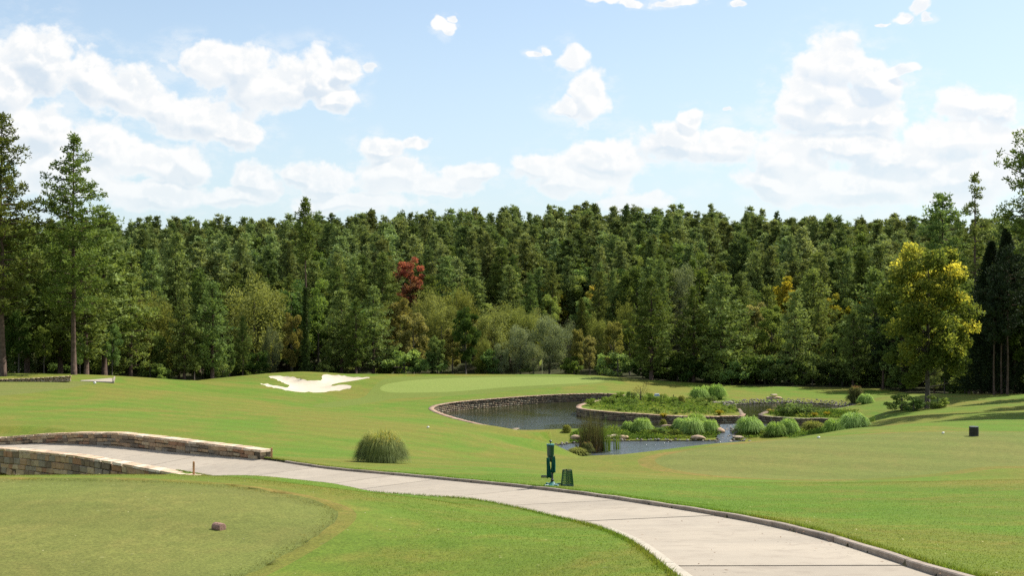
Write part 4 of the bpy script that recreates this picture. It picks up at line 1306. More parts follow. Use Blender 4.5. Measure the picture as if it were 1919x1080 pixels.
for (x, yy, e), z in zip(cand, CG):
    back = yy - e
    r = g.uniform()
    px = x / yy * F + 959.5
    if back < 22:
        kinds = [('dark_pine', .30, (9, 13)), ('fresh_pine', .16, (10, 14)), ('broadleaf', .24, (8, 12)), ('pine', .10, (12, 16)), ('pale_tree', .08, (8, 11)), ('olive_tree', .07, (8, 10)), ('grey_tree', .05, (8, 10))]
    elif back < 50:
        kinds = [('pine', .44, (14, 19)), ('fresh_pine', .20, (12, 16)), ('broadleaf', .15, (11, 14)), ('dark_pine', .10, (12, 15)), ('pale_tree', .07, (10, 13)), ('gold_tree', .04, (11, 13))]
    else:
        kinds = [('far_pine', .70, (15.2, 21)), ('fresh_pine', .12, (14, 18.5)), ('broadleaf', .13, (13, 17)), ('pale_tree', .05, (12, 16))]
    a = 0
    for kd, pr, hr in kinds:
        a += pr
        if r < a: break
    h = g.uniform(*hr)
    if px < 330 and back < 50: h *= 1.22
    if px > 1500 and back < 40: h *= 1.12
    visible = -40 < px < 1960
    if cnt < limit and visible:
        zone_ = next(w for w, lim in WH if px < 959.5 + lim * 12 or lim == 999)
        zone_ = {'left': 'on the left side', 'right': 'on the right side'}.get(zone_, zone_)
        zone_ = next(w for w, lim in ZN if px < lim)
        row = 'first' if back < 22 else 'middle' if back < 50 else 'upper'
        nm = {'dark_pine': 'dark bushy pine', 'fresh_pine': 'fresh green pine', 'broadleaf': 'leafy dark green tree', 'pine': 'tall dark pine', 'pale_tree': 'pale green leafy tree', 'olive_tree': 'rounded olive tree', 'grey_tree': 'grey green tree', 'gold_tree': 'yellow tinged tree', 'far_pine': 'tall pine'}[kd]
        put_tree(kd, x, yy, h, nm + ', ' + row + ' forest rows ' + zone_, nm + 's in the ' + row + ' rows of the forest', z=z - .1, wid=g.uniform(.85, 1.4), rg=rt)
        cnt += 1
    else:
        far_list.append((kd, x, yy, z - .1, h, g.uniform(.9, 1.5)))

# the far rows as one wood: instanced by geometry nodes from the same trees
lib = bpy.data.collections.new('forest_library')
names = []
for kd in ('far_pine', 'fresh_pine', 'broadleaf', 'pale_tree', 'pine', 'dark_pine', 'olive_tree', 'grey_tree', 'gold_tree'):
    for i, (tm, cm) in enumerate(KIND[kd]):
        nt, nc = len(tm.vertices), len(cm.vertices)
        V = np.empty(nt * 3, np.float32); tm.vertices.foreach_get('co', V); V2 = np.empty(nc * 3, np.float32); cm.vertices.foreach_get('co', V2)
        tq = [list(p.vertices) for p in tm.polygons if len(p.vertices) == 4]
        F2 = np.empty(len(cm.polygons) * 4, np.int32); cm.polygons.foreach_get('vertices', F2)
        ta = np.empty(len(cm.polygons), np.float32); cm.attributes['tint'].data.foreach_get('value', ta)
        allF = np.vstack([np.array(tq, np.int32), F2.reshape(-1, 4) + nt])
        me = mesh_np('wood_tree', np.vstack([V.reshape(-1, 3), V2.reshape(-1, 3)]), allF, [tm.materials[0], cm.materials[0]], tint=np.concatenate([np.zeros(len(tq)), ta]))
        me.polygons.foreach_set('material_index', np.concatenate([np.zeros(len(tq), np.int32), np.ones(len(cm.polygons), np.int32)]))
        o = bpy.data.objects.new('%03d_wood_tree' % len(names), me); lib.objects.link(o); names.append((kd, i))
idx = []; 
for kd, *_ in far_list:
    opts = [i for i, (k, _) in enumerate(names) if k == kd]; idx.append(opts[rt.randrange(len(opts))])
me = bpy.data.meshes.new('distant_forest')
me.from_pydata([(f[1], f[2], f[3]) for f in far_list], [], [])
for nm, ty, vals in (('pick', 'INT', idx), ('turn', 'FLOAT', [rt.uniform(0, 6.28) for _ in far_list])):
    a = me.attributes.new(nm, ty, 'POINT'); a.data.foreach_set('value', vals)
a = me.attributes.new('grow', 'FLOAT_VECTOR', 'POINT')
a.data.foreach_set('vector', np.array([(f[4] / REFH[f[0]] * f[5], f[4] / REFH[f[0]] * f[5], f[4] / REFH[f[0]]) for f in far_list], np.float32).ravel())
fo = ob('distant_forest', me)
tag(fo, 'far rows of the pine forest climbing the slope to the skyline', 'forest', kind='stuff')
ng = bpy.data.node_groups.new('forest_scatter', 'GeometryNodeTree')
ng.interface.new_socket('Geometry', in_out='INPUT', socket_type='NodeSocketGeometry'); ng.interface.new_socket('Geometry', in_out='OUTPUT', socket_type='NodeSocketGeometry')
gi = ng.nodes.new('NodeGroupInput'); go = ng.nodes.new('NodeGroupOutput')
iop = ng.nodes.new('GeometryNodeInstanceOnPoints'); ci = ng.nodes.new('GeometryNodeCollectionInfo')
ci.inputs['Collection'].default_value = lib; ci.inputs['Separate Children'].default_value = True; ci.inputs['Reset Children'].default_value = True
def named(n, ty):
    a = ng.nodes.new('GeometryNodeInputNamedAttribute'); a.data_type = ty; a.inputs['Name'].default_value = n; return a.outputs['Attribute']
cx = ng.nodes.new('ShaderNodeCombineXYZ')
ng.links.new(named('turn', 'FLOAT'), cx.inputs[2])
e2r = ng.nodes.new('FunctionNodeEulerToRotation'); ng.links.new(cx.outputs[0], e2r.inputs[0])
ng.links.new(gi.outputs[0], iop.inputs['Points']); ng.links.new(ci.outputs[0], iop.inputs['Instance'])
iop.inputs['Pick Instance'].default_value = True
ng.links.new(named('pick', 'INT'), iop.inputs['Instance Index']); ng.links.new(e2r.outputs[0], iop.inputs['Rotation']); ng.links.new(named('grow', 'FLOAT_VECTOR'), iop.inputs['Scale'])
ng.links.new(iop.outputs[0], go.inputs[0])
md = fo.modifiers.new('scatter', 'NODES'); md.node_group = ng
print('trees one by one', cnt + n_ind, 'in the far wood', len(far_list))
# ------------------------------------------------------------------ pond walls
def inward(poly):
    P = poly[:, :2]; T = np.roll(P, -1, 0) - np.roll(P, 1, 0); T /= np.linalg.norm(T, axis=1)[:, None]
    N = np.stack([-T[:, 1], T[:, 0]], 1)
    area = np.sum(P[:, 0] * np.roll(P[:, 1], -1) - np.roll(P[:, 0], -1) * P[:, 1])
    return N * (1 if area > 0 else -1)


UN = inward(up_poly)
lev_of = np.array([min((('W', -12.87), ('V', -13.0), ('U', -13.2), ('S', -13.7)), key=lambda kv: abs(kv[1] - z))[0] for z in up_poly[:, 2]])
runs = []; i = 0
start = next(i for i in range(len(up_poly)) if lev_of[i] == 'S')
order = [(start + k) % len(up_poly) for k in range(len(up_poly))]
curk, curr = None, []
for i in order:
    if lev_of[i] != curk:
        if curk and curk != 'S' and len(curr) > 3: runs.append((curk, curr))
        curk, curr = lev_of[i], []
    curr.append(i)
if curk != 'S' and len(curr) > 3: runs.append((curk, curr))
WLAB = {'W': 'long curved stone retaining wall with pale coping round the pond below the green', 'V': 'curved stone retaining wall with pale coping round the planted island', 'U': 'short low dark stone wall at the edge of the right planted bank'}
for kind_, run in runs:
    if kind_ in 'VU' and len(run) > 16: run = run[2:-3]
    if len(run) < 6: continue
    P = up_poly[run]; N = UN[run]
    top = P[:, 2].mean() + CAMZ
    seglen = np.concatenate([[0], np.cumsum(np.linalg.norm(np.diff(P[:, :2], axis=0), axis=1))])
    tot = seglen[-1]
    def wp(L, off, z):
        q = [np.interp(L, seglen, P[:, k]) for k in (0, 1)]; n_ = [np.interp(L, seglen, N[:, k]) for k in (0, 1)]
        return (q[0] + n_[0] * off, q[1] + n_[1] * off, z)
    root = empty('pond_wall', (P[0, 0], P[0, 1], WATER_UP + CAMZ)); tag(root, WLAB[kind_], 'retaining wall')
    bpy.context.view_layer.update()
    ht = top - (WATER_UP + CAMZ)
    core = MB(); n = max(2, int(tot / .6))
    vs = []; fs = []
    for k in range(n + 1):
        L_ = tot * k / n
        vs += [wp(L_, .08, top - .02), wp(L_, .40, top - .02), wp(L_, .40, top - ht - .3), wp(L_, .08, top - ht - .3)]
    for k in range(n):
        a = 4 * k; b = a + 4; fs += [(a, b, b + 1, a + 1), (a + 1, b + 1, b + 2, a + 2), (a + 3, b + 3, b, a)]
    fs += [(0, 1, 2, 3), (n * 4, n * 4 + 3, n * 4 + 2, n * 4 + 1)]
    core.add(vs, fs); o = core.build('wall_core', M['mortar']); child_world(o, root)
    V = []; Fc = []; Tn = []
    def brick(a, b, z0, z1, o0, o1, bulge, tint):
        k0 = len(V)
        for L_, z_ in ((a, z0), (b, z0), (b, z1), (a, z1)): V.append(wp(L_, o0, z_))
        j = (b - a) * .07; jz = (z1 - z0) * .1
        for L_, z_ in ((a + j, z0 + jz), (b - j, z0 + jz), (b - j, z1 - jz), (a + j, z1 - jz)): V.append(wp(L_, o1 + bulge * rs.uniform(.2, 1), z_))
        for f in ((4, 5, 6, 7), (0, 1, 5, 4), (1, 2, 6, 5), (2, 3, 7, 6), (3, 0, 4, 7)): Fc.append([k0 + q for q in f]); Tn.append(tint)
    z = top - .04
    while z > top - ht - .12:
        h = rs.uniform(.14, .24); L_ = rs.uniform(-.3, 0)
        while L_ < tot:
            ln = rs.uniform(.25, .6); a = max(0, L_); b = min(tot, L_ + ln - .02)
            if b - a > .06: brick(a, b, z - h + .015, z, .38, .42, .05, rs.random())
            L_ += ln
        z -= h
    o = ob('face_stones', mesh_np('face_stones', V, Fc, M['wallstone'], tint=Tn)); o['kind'] = 'stuff'; child_world(o, root)
    V = []; Fc = []; Tn = []; L_ = 0
    while L_ < tot:
        ln = rs.uniform(.35, .6); a = L_; b = min(tot, L_ + ln - .02)
        if b - a > .1:
            k0 = len(V); t0 = top + rs.uniform(.015, .045)
            for z_ in (t0 - .07, t0):
                for L2, o_ in ((a, -.06), (b, -.06), (b, .50), (a, .50)): V.append(wp(L2, o_ + rs.uniform(-.02, .02), z_))
            for f in ((4, 5, 6, 7), (0, 1, 5, 4), (1, 2, 6, 5), (2, 3, 7, 6), (3, 0, 4, 7), (3, 2, 1, 0)): Fc.append([k0 + q for q in f]); Tn.append(rs.random())
        L_ += ln
    o = ob('coping', mesh_np('coping', V, Fc, M['wallstone' if kind_ == 'U' else 'pondcap'], tint=Tn)); o['kind'] = 'stuff'; child_world(o, root)

# ------------------------------------------------------------------ shores: pebbles and boulders
def rock_data(g, flat=.6, n=1):
    """deformed icosahedron-like rock"""
    t = (1 + 5 ** .5) / 2
    v = np.array([(-1, t, 0), (1, t, 0), (-1, -t, 0), (1, -t, 0), (0, -1, t), (0, 1, t), (0, -1, -t), (0, 1, -t), (t, 0, -1), (t, 0, 1), (-t, 0, -1), (-t, 0, 1)]) / 1.9
    f = np.array([(0, 11, 5), (0, 5, 1), (0, 1, 7), (0, 7, 10), (0, 10, 11), (1, 5, 9), (5, 11, 4), (11, 10, 2), (10, 7, 6), (7, 1, 8), (3, 9, 4), (3, 4, 2), (3, 2, 6), (3, 6, 8), (3, 8, 9), (4, 9, 5), (2, 4, 11), (6, 2, 10), (8, 6, 7), (9, 8, 1)])
    v = v * g.uniform(.72, 1.2, (12, 1)) * np.array([1, .8, flat])
    return v, f


gp = np.random.default_rng(9)
def pebbles(name, label, pos_, size):
    V = []; Fc = []; T = []; k0 = 0
    for p in pos_:
        v, f = rock_data(gp); s = gp.uniform(*size); a = gp.uniform(0, 6.28)
        c, si = math.cos(a), math.sin(a); v = v @ np.array([[c, si, 0], [-si, c, 0], [0, 0, 1]])
        V.append(v * s + np.array(p)); Fc.append(f + k0); T += [gp.uniform()] * 20; k0 += 12
    o = ob(name, mesh_np(name, np.vstack(V), np.vstack(Fc), M['pebble'], tint=T)); tag(o, label, 'stones', kind='stuff')


pb = []
iS = [i for i in range(len(up_poly)) if lev_of[i] == 'S' and up_poly[i, 1] > 133]
for i in iS:
    pxx = px_of(up_poly[i])
    for k in range(11):
        off = gp.uniform(-.85, .35); q = up_poly[i, :2] + UN[i] * off + gp.uniform(-.25, .25, 2)
        z_ = -13.7 + CAMZ + (-off) * .42 if off < 0 else -13.75 + CAMZ
        pb.append((q[0], q[1], max(z_, ground(q[0], q[1]) + .0) if off < -.3 else z_))
pebbles('shore_pebbles', 'grey pebbles banked along the far shore of the right pond', pb, (.07, .15))
pb = []
for i in [i for i in range(len(low_poly))]:
    if low_poly[i, 1] > 108:
        for k in range(2):
            q = low_poly[i, :2] + gp.uniform(-.5, .5, 2); pb.append((q[0], q[1], -14.2 + CAMZ + gp.uniform(-.05, .08)))
for k in range(150):
    t_ = gp.uniform(); q = np.array([np.interp(t_, [0, 1], [21.3, 19.6]), np.interp(t_, [0, 1], [119.5, 113.5])]) + gp.uniform(-.9, .9, 2)
    pb.append((q[0], q[1], ground(q[0], q[1]) + gp.uniform(-.08, .06)))
pebbles('stream_pebbles', 'wet grey pebbles in the little stream and round the lower pond', pb, (.08, .2))
# the stream itself
vs = []; n = 14
for k in range(n + 1):
    t_ = k / n; c = np.array([np.interp(t_, [0, 1], [21.4, 19.4]), np.interp(t_, [0, 1], [120.6, 112.4])])
    zc_ = np.interp(t_, [0, .25, .8, 1], [WATER_UP, WATER_UP + .07, WATER_LOW + .14, WATER_LOW]) + CAMZ
    for s_ in (-1, 1): vs.append((c[0] + s_ * (.75 + .2 * math.sin(k)), c[1] + s_ * .25, max(zc_, ground(c[0], c[1]) + .05) if 0 < k < n else zc_ + .01))
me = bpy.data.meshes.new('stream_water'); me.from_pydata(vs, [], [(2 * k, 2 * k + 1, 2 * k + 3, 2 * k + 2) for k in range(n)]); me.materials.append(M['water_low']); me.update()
tag(ob('stream_water', me), kind='structure')


def boulder(px, py, wpx, hpx, label, mat='boulder', flat=.5, dz=0.0, dmin=95, cat='boulder', name='boulder'):
    p = at(px, py, dmin); s = .88 * wpx / F * p[1]; h = .8 * hpx / F * p[1]
    g_ = np.random.default_rng(int(px * 7 + py))
    v, f = rock_data(g_, 1.0)
    # one subdivision for a fuller rock
    mids = {}; v = list(map(np.array, v)); nf = []
    def mid(a, b):
        k = (min(a, b), max(a, b))
        if k not in mids: mids[k] = len(v); v.append((v[a] + v[b]) / 2 * g_.uniform(1.0, 1.18))
        return mids[k]
    for a, b, c in f:
        x, y_, z_ = mid(a, b), mid(b, c), mid(c, a); nf += [(a, x, z_), (b, y_, x), (c, z_, y_), (x, y_, z_)]
    v = np.array(v) * np.array([s * .55, s * .42, h * .62])
    v[:, 2] = np.clip(v[:, 2], -h * .4, h * .6)
    o = ob(name, mesh_np(name, v, nf, M[mat]), loc=(p[0], p[1], p[2] + h * .3 + dz)); o.rotation_euler = (0, 0, g_.uniform(-.4, .4))
    tag(o, label, cat, 'boulders round the ponds'); return o


boulder(1445, 748, 22, 6, 'lowest flat boulder of the little pile on the far pond shore', dmin=130)
boulder(1456, 748, 18, 5, 'right hand flat boulder of the little pile on the far pond shore', dmin=130, dz=.05)
boulder(1450, 748, 17, 5, 'top boulder of the little pile on the far pond shore', dmin=130, dz=.36)
boulder(1343, 757, 34, 6, 'dark flat rock below the two clipped bushes', 'pebble', dmin=130)
boulder(1366, 756, 16, 5, 'small dark rock right of the flat rock below the clipped bushes', 'pebble', dmin=130)
boulder(1307, 824, 34, 12, 'large orange boulder at the water edge of the lower pond')
boulder(1351, 815, 20, 15, 'upright pale boulder on the left side of the little stream')
boulder(1383, 824, 26, 7, 'flat pale boulder on the right side of the little stream')
boulder(1471, 816, 16, 8, 'pale boulder under the round grass clumps right of the stream')
boulder(1249, 805, 24, 13, 'brown boulder with a pale edge between grass clumps on the low bank')
boulder(1264, 804, 14, 10, 'small grey boulder beside the brown one on the low bank', 'pebble')
boulder(1500, 812, 12, 7, 'small orange boulder near the yellow green grass')
boulder(1516, 811, 14, 6, 'small dark boulder near the yellow green grass', 'pebble')
boulder(1077, 826, 24, 12, 'pale boulder left of the cattails', dmin=95)
boulder(1153, 822, 26, 10, 'pale rounded boulder right of the cattails', dmin=95)
boulder(1170, 824, 26, 12, 'brown angular boulder at the left end of the low bank', dmin=95)
boulder(1140, 824, 14, 10, 'small pale boulder close behind the reeds', dmin=95)

# ------------------------------------------------------------------ arching grasses, reeds
def blades(g, n, rad, h, width, droop=(.7, 1.1), base=.18, seg=6, spread=1.0, upright=0.0):
    """arching blades: steep ones in the middle, the outer ones bow down to the ground"""
    a = g.uniform(0, 6.283, n); u = g.uniform(0, 1, n) ** .5
    s = np.linspace(0, 1, seg)[None]; uu = u[:, None]
    L = g.uniform(.78, 1.08, n)[:, None]; dr = g.uniform(*droop, n)[:, None]
    Re = (.30 + .70 * uu) * L; ap = (.92 - .14 * uu ** 2) * L; en = np.maximum(ap * (1.0 - .84 * uu * dr), .04)
    if upright: en = en * (1 - upright) + ap * 1.1 * upright; Re = Re * (1 - .4 * upright)
    out = rad * (2 * s * (1 - s) * .62 * Re + s ** 2 * Re)
    z = h * (2 * s * (1 - s) * ap * 1.45 + s ** 2 * en)
    b = base * rad * np.sqrt(g.uniform(0, 1, n))[:, None]
    x = np.cos(a)[:, None] * (out + b); y_ = np.sin(a)[:, None] * (out + b)
    Pc = np.stack([x, y_, z], 2)
    sd = np.stack([-np.sin(a), np.cos(a), g.normal(0, .4, n)], 1)[:, None, :]
    w_ = width * np.linspace(1, .2, seg)[None, :, None] * g.uniform(.7, 1.2, (n, 1, 1))
    V = np.stack([Pc - sd * w_, Pc + sd * w_], 2).reshape(-1, 3)
    k = np.arange(n)[:, None] * seg * 2 + np.arange(seg - 1)[None] * 2
    Fc = np.stack([k, k + 1, k + 3, k + 2], 2).reshape(-1, 4)
    T = np.repeat(g.uniform(0, 1, n) ** 1.6, seg - 1) * .75 + np.tile(np.linspace(-.1, .45, seg - 1), n)
    return V, Fc, np.maximum(T, 0)


LM['varieg'] = leaf_mat('striped_grass', (.13, .24, .035), (.40, .56, .13), .46, hue=.05, glossy=.4)
LM['ygrass'] = leaf_mat('yellow_green_grass', (.15, .19, .035), (.34, .34, .08), .4, hue=.05)
LM['fount'] = leaf_mat('fountain_grass_blades', (.075, .115, .028), (.25, .30, .055), .42, extra=(.56, .44, .10), hue=.03, glossy=.35)
LM['redtop'] = leaf_mat('red_tipped_grass', (.07, .10, .03), (.15, .15, .04), .4, extra=(.25, .13, .05), hue=.03)
LM['cattail'] = leaf_mat('cattail_blades', (.055, .060, .020), (.14, .13, .05), .35, extra=(.20, .11, .05), hue=.03)
LM['cover'] = leaf_mat('ground_cover_leaves', (.080, .140, .028), (.21, .29, .06), .40, extra=(.30, .22, .08), hue=.02)
LM['ivy'] = leaf_mat('ivy_leaves', (.030, .055, .014), (.070, .105, .03), .3, hue=.04)
LM['yflower'] = leaf_mat('yellow_leaved_plant', (.20, .18, .02), (.45, .36, .04), .4, hue=.04)

gb = np.random.default_rng(31)
CLP = {}
for key, mat in (('varieg', 'varieg'), ('ygrass', 'ygrass'), ('redtop', 'redtop')):
    for v_ in range(3):
        V, Fc, T = blades(np.random.default_rng(40 + v_ + len(key)), 1000, 1.0, 1.0, .026, upright=.0 if key == 'varieg' else .45)
        Vb, Fb, Tb = blades(np.random.default_rng(60 + v_), 420, .95, .62, .028, droop=(.9, 1.2), base=.55)
        Fc = np.vstack([Fc, Fb + len(V)]); V = np.vstack([V, Vb]); T = np.concatenate([T, Tb * .6])
        if key == 'redtop': T = T + (V.reshape(-1, 12, 3)[:, 10, 2].repeat(5) > .86) * 1.0
        CLP[key, v_] = mesh_np('grass_blades', V, Fc, LM[mat], tint=T)


def clump(px, py, wpx, hpx, label, key='varieg', dmin=90, group='arching grass clumps round the ponds', rz=None):
    p = at(px, py, dmin); d = p[1]
    o = ob('grass_clump', CLP[key, rt.randrange(3)], loc=(p[0], p[1], p[2] - .05))
    o.scale = (wpx / F * d / 2.0, wpx / F * d / 2.0, hpx / F * d * 1.02); o.rotation_euler = (0, 0, rt.uniform(0, 6.28))
    tag(o, label, 'ornamental grass', group)
    return o


clump(1310, 748, 36, 24, 'leftmost pale clipped looking grass mound behind the island shrubs', dmin=130)
clump(1322, 746, 24, 24, 'small grass mound between the two larger mounds behind the island', dmin=130)
clump(1343, 748, 36, 29, 'rightmost and tallest grass mound behind the island shrubs', dmin=130)
clump(1177, 807, 24, 17, 'small bright grass clump at the left end of the low bank')
clump(1203, 811, 38, 28, 'round pale grass clump on the low bank right of the cattails')
clump(1278, 806, 34, 24, 'grass clump behind the large mass on the low bank, at its left')
clump(1298, 814, 44, 32, 'front round grass clump of the mass on the low bank')
clump(1305, 805, 40, 30, 'tallest grass clump at the back of the mass on the low bank')
clump(1330, 812, 34, 26, 'right grass clump of the mass above the upright boulder')
clump(1404, 810, 52, 30, 'large round pale grass clump just right of the stream')
clump(1455, 817, 42, 27, 'pale grass clump left of a touching pair right of the stream')
clump(1478, 815, 38, 32, 'pale grass clump right of a touching pair right of the stream')
clump(1524, 810, 48, 20, 'low yellow green grass clump between paler clumps', 'ygrass')
clump(1565, 812, 44, 28, 'pale grass clump left of the largest right hand clump')
clump(1600, 806, 56, 34, 'broad pale grass clump at the right end of the planting')
clump(1585, 800, 30, 24, 'pale grass clump tucked behind the two right hand clumps')
clump(1604, 757, 34, 32, 'green grass clump with reddish tips at the right end of the far pond', 'redtop', 120)
clump(1622, 757, 30, 20, 'loose grey green grass beside the red tipped clump', 'varieg', 120)
clump(1277, 756, 16, 14, 'small yellow green tuft standing above the island shrubs', 'ygrass', 120)
clump(1243, 798, 14, 12, 'little yellow tuft in front of the island wall', 'ygrass', 110)
clump(1083, 853, 42, 14, 'yellow green grass tuft at the near edge of the lower pond', 'ygrass', 60)
clump(1100, 850, 26, 20, 'tan seeding grass tuft at the near edge of the lower pond', 'redtop', 60)
clump(1062, 812, 18, 14, 'green tuft at the left end of the low bank by the pond', 'ygrass', 95)
for px, py, lb in ((1444, 776, 'yellow leaved plant at the tip of the right planted bank'), (1348, 778, 'yellow leaved plant above the island wall'), (1526, 782, 'yellow plant behind the low dark wall'), (1550, 781, 'yellow spiky plant right of the low dark wall'),
                   (1418, 808, 'little yellow plant below the large clump by the stream'), (1243, 783, 'yellow tinged plant behind the island coping')):
    p = at(px, py, 100)
    V, Fc, T = blades(gb, 140, .5, .5, .03, upright=.3)
    o = ob('yellow_plant', mesh_np('yellow_plant', V, Fc, LM['yflower'], tint=T), loc=(p[0], p[1], p[2] - .03)); tag(o, lb, 'plant')
    if px in (1444, 1348): o.scale = (1.1, 1.1, 1.1)

# the big fountain grass beside the path
p = at(715, 868, 30)
gq = np.random.default_rng(8); root = empty('fountain_grass', (p[0], p[1], p[2] - .04)); tag(root, 'large domed fountain grass with straw tips alone beside the cart path', 'ornamental grass')
V, Fc, T = blades(gq, 6000, .88, 1.28, .0075, droop=(.85, 1.25), seg=7, base=.34)
Vb, Fb, Tb = blades(gq, 2600, .82, .70, .0085, droop=(.9, 1.2), seg=7, base=.6)
Fc = np.vstack([Fc, Fb + len(V)]); V = np.vstack([V, Vb]); T = np.concatenate([T, Tb * .5])
tipz = V.reshape(-1, 14, 3)[:, 0::2, 2]; zz = (tipz[:, :-1] + tipz[:, 1:]).reshape(-1) / 2
T = T * .8 + np.clip((zz / 1.12 - .55) * 2.2, 0, 1) * gq.uniform(.1, 1.25, len(T))
ob('grass_blades', mesh_np('fountain_blades', V, Fc, LM['fount'], tint=T), root)
V, Fc, T = blades(gq, 150, .75, 1.25, .005, droop=(.3, .7), seg=4, base=.3, upright=.45)
ends_ = V.reshape(-1, 8, 3)[:, 6]
C = np.repeat(ends_, 7, 0) + gq.normal(0, .025, (len(ends_) * 7, 3)) - np.array([0, 0, .04])
V2, F2 = leaf_cloud(C, gq, .07, .3, None, 1.5)
ob('seed_heads', mesh_np('seed_heads', np.vstack([V, V2]), np.vstack([Fc, F2 + len(V)]), LM['fount'], tint=np.concatenate([T, np.full(len(F2), 1.9)])), root)

# cattails and reeds
def reeds(px, py, wpx, hpx, n, label, mat, lean=.12, dmin=90, red=False):
    p = at(px, py, dmin); g_ = np.random.default_rng(int(px)); d = p[1]; rad = wpx / F * d * .5; h = hpx / F * d
    root = empty('cattails', (p[0], p[1], min(p[2], CAMZ - 14.2) - .05)); tag(root, label, 'cattails')
    a = g_.uniform(0, 6.283, n); r = rad * np.sqrt(g_.uniform(0, 1, n)); H_ = h * g_.uniform(.5, 1.0, n) * (1 - .35 * (r / rad) ** 2)
    seg = 5; s = np.linspace(0, 1, seg)[None]; la = g_.uniform(0, 6.283, n); lm_ = g_.uniform(0, lean, n) * H_
    x = (np.cos(a) * r)[:, None] + np.cos(la)[:, None] * lm_[:, None] * s ** 2 * 2; y_ = (np.sin(a) * r)[:, None] + np.sin(la)[:, None] * lm_[:, None] * s ** 2 * 2
    z = H_[:, None] * s * (1 - .12 * s)
    Pc = np.stack([x, y_, z], 2); sd = np.stack([np.cos(la + 1.5), np.sin(la + 1.5), np.zeros(n)], 1)[:, None]
    w_ = .016 * np.linspace(1, .2, seg)[None, :, None]
    V = np.stack([Pc - sd * w_, Pc + sd * w_], 2).reshape(-1, 3)
    k = np.arange(n)[:, None] * seg * 2 + np.arange(seg - 1)[None] * 2
    Fc = np.stack([k, k + 1, k + 3, k + 2], 2).reshape(-1, 4)
    T = np.repeat(g_.uniform(0, 1, n), seg - 1) + (np.tile(np.array([1.0, .6, .0, .0]), n) if red else 0)
    ob('leaf_blades', mesh_np('leaf_blades', V, Fc, LM[mat], tint=T), root)
    mb = MB()
    for k in range(max(4, n // 30)):
        j = g_.integers(n); zt = H_[j] * .84
        mb.tube([(x[j, -1], y_[j, -1], zt - .10), (x[j, -1], y_[j, -1], zt + .08)], .022, 5)
    mb.build('seed_spike', flat_mat('cattail_brown', (.09, .05, .025)), root)


reeds(1109, 836, 48, 96, 700, 'dense dark cattails with brown bases between the two ponds', 'cattail', red=True)
reeds(1086, 832, 18, 26, 90, 'lower reddish sedge left of the dense cattails', 'cattail', red=True, lean=.3)
reeds(1136, 842, 20, 84, 110, 'thin green reeds standing in the lower pond right of the cattails', 'cover', lean=.05)
reeds(1156, 838, 14, 70, 44, 'sparse thin reeds in open water, farthest from the cattails', 'cover', lean=.05)
reeds(1069, 808, 14, 14, 40, 'short green reeds at the corner of the main pond', 'cover', dmin=95)

# ------------------------------------------------------------------ shrubs and ground cover
A_ = outline([(1104,764),(1150,771),(1250,777.5),(1378,776),(1366,762),(1345,756),(1300,751),(1240,748),(1175,745),(1128,753)], 3, 118)
B_ = outline([(1122,806.5),(1200,806),(1340,807),(1352,816),(1330,823),(1250,824),(1150,825),(1112,826),(1080,829),(1070,815)], 3, 105)
C_ = outline([(1388,810),(1450,808),(1560,804.5),(1622,797),(1640,800),(1600,808),(1540,814),(1470,821),(1392,825)], 3, 95)
D_ = outline([(1440,777),(1500,783),(1545,783.5),(1585,783),(1610,776),(1580,771),(1520,772.5),(1470,773)], 3, 118)
gc = np.random.default_rng(12)
def fill(poly, n):
    lo = poly[:, :2].min(0); hi = poly[:, :2].max(0); out = np.zeros((0, 2))
    while len(out) < n:
        q = gc.uniform(lo, hi, (n * 3, 2)); out = np.vstack([out, q[inside(q, poly)]])
    return out[:n]
def in_water(q):
    return (inside(q, up_poly) | inside(q, low_poly))
Q = []; HT = []
for poly, n, hh in ((A_, 11000, .30), (B_, 9000, .35), (C_, 8000, .35), (D_, 4500, .35)):
    q = fill(poly, n); q = q[~in_water(q)]; Q.append(q); HT.append(gc.uniform(.0, hh, len(q)) * (.4 + np.abs(np.sin(q[:, 0] * 1.1) * np.cos(q[:, 1] * 1.4))))
Q = np.vstack(Q); HT = np.concatenate(HT); Z = H(Q) + CAMZ + HT
V, Fc = leaf_cloud(np.column_stack([Q, Z]), gc, .24, .45, None, .5)
pn = (np.sin(Q[:, 0] * .9) + np.sin(Q[:, 1] * 1.3 + Q[:, 0] * .5)) * .3
o = ob('ground_cover', mesh_np('ground_cover', V, Fc, LM['cover'], tint=np.clip(gc.uniform(0, 1, len(Fc)) + pn, 0, 1.4))); tag(o, 'low leafy ground cover carpeting the island and the pond banks', 'ground cover', kind='stuff')

reg_kind('low_shrub', 1.2, broadleaf, 3, w=.95, base=.0, lobes=16, leaves=70, size=.15, mat=LM['cover'], r0=.03, lobe_r=.34)
reg_kind('low_dark_shrub', 1.2, broadleaf, 2, w=1.0, base=.0, lobes=16, leaves=70, size=.14, mat=LM['green'], r0=.03, lobe_r=.34)
used_s = []
def shrub_at(x, y, h, kind, lab, grp, wid=1.0):
    e = put_tree(kind, x, y, h, lab, grp, cat='shrub', rg=rt, wid=wid, name='shrub'); used_s.append((x, y)); return e
ia = [q for q in fill(A_, 400) if not in_water(np.array([q]))[0]]
nsh = 0
for q in ia:
    if nsh >= 46 or any((q[0] - a) ** 2 + (q[1] - b) ** 2 < 1.5 for a, b in used_s): continue
    px = px_of(q); back = q[1] > 134
    side = 'left' if px < 1200 else 'middle' if px < 1290 else 'right'
    shrub_at(q[0], q[1], rt.uniform(.5, .95) if back else rt.uniform(.3, .5), 'low_shrub', ('taller' if back else 'low') + ' loose shrub in the ' + side + ' part of the island planting', 'shrubs planted on the island', rt.uniform(.9, 1.3)); nsh += 1
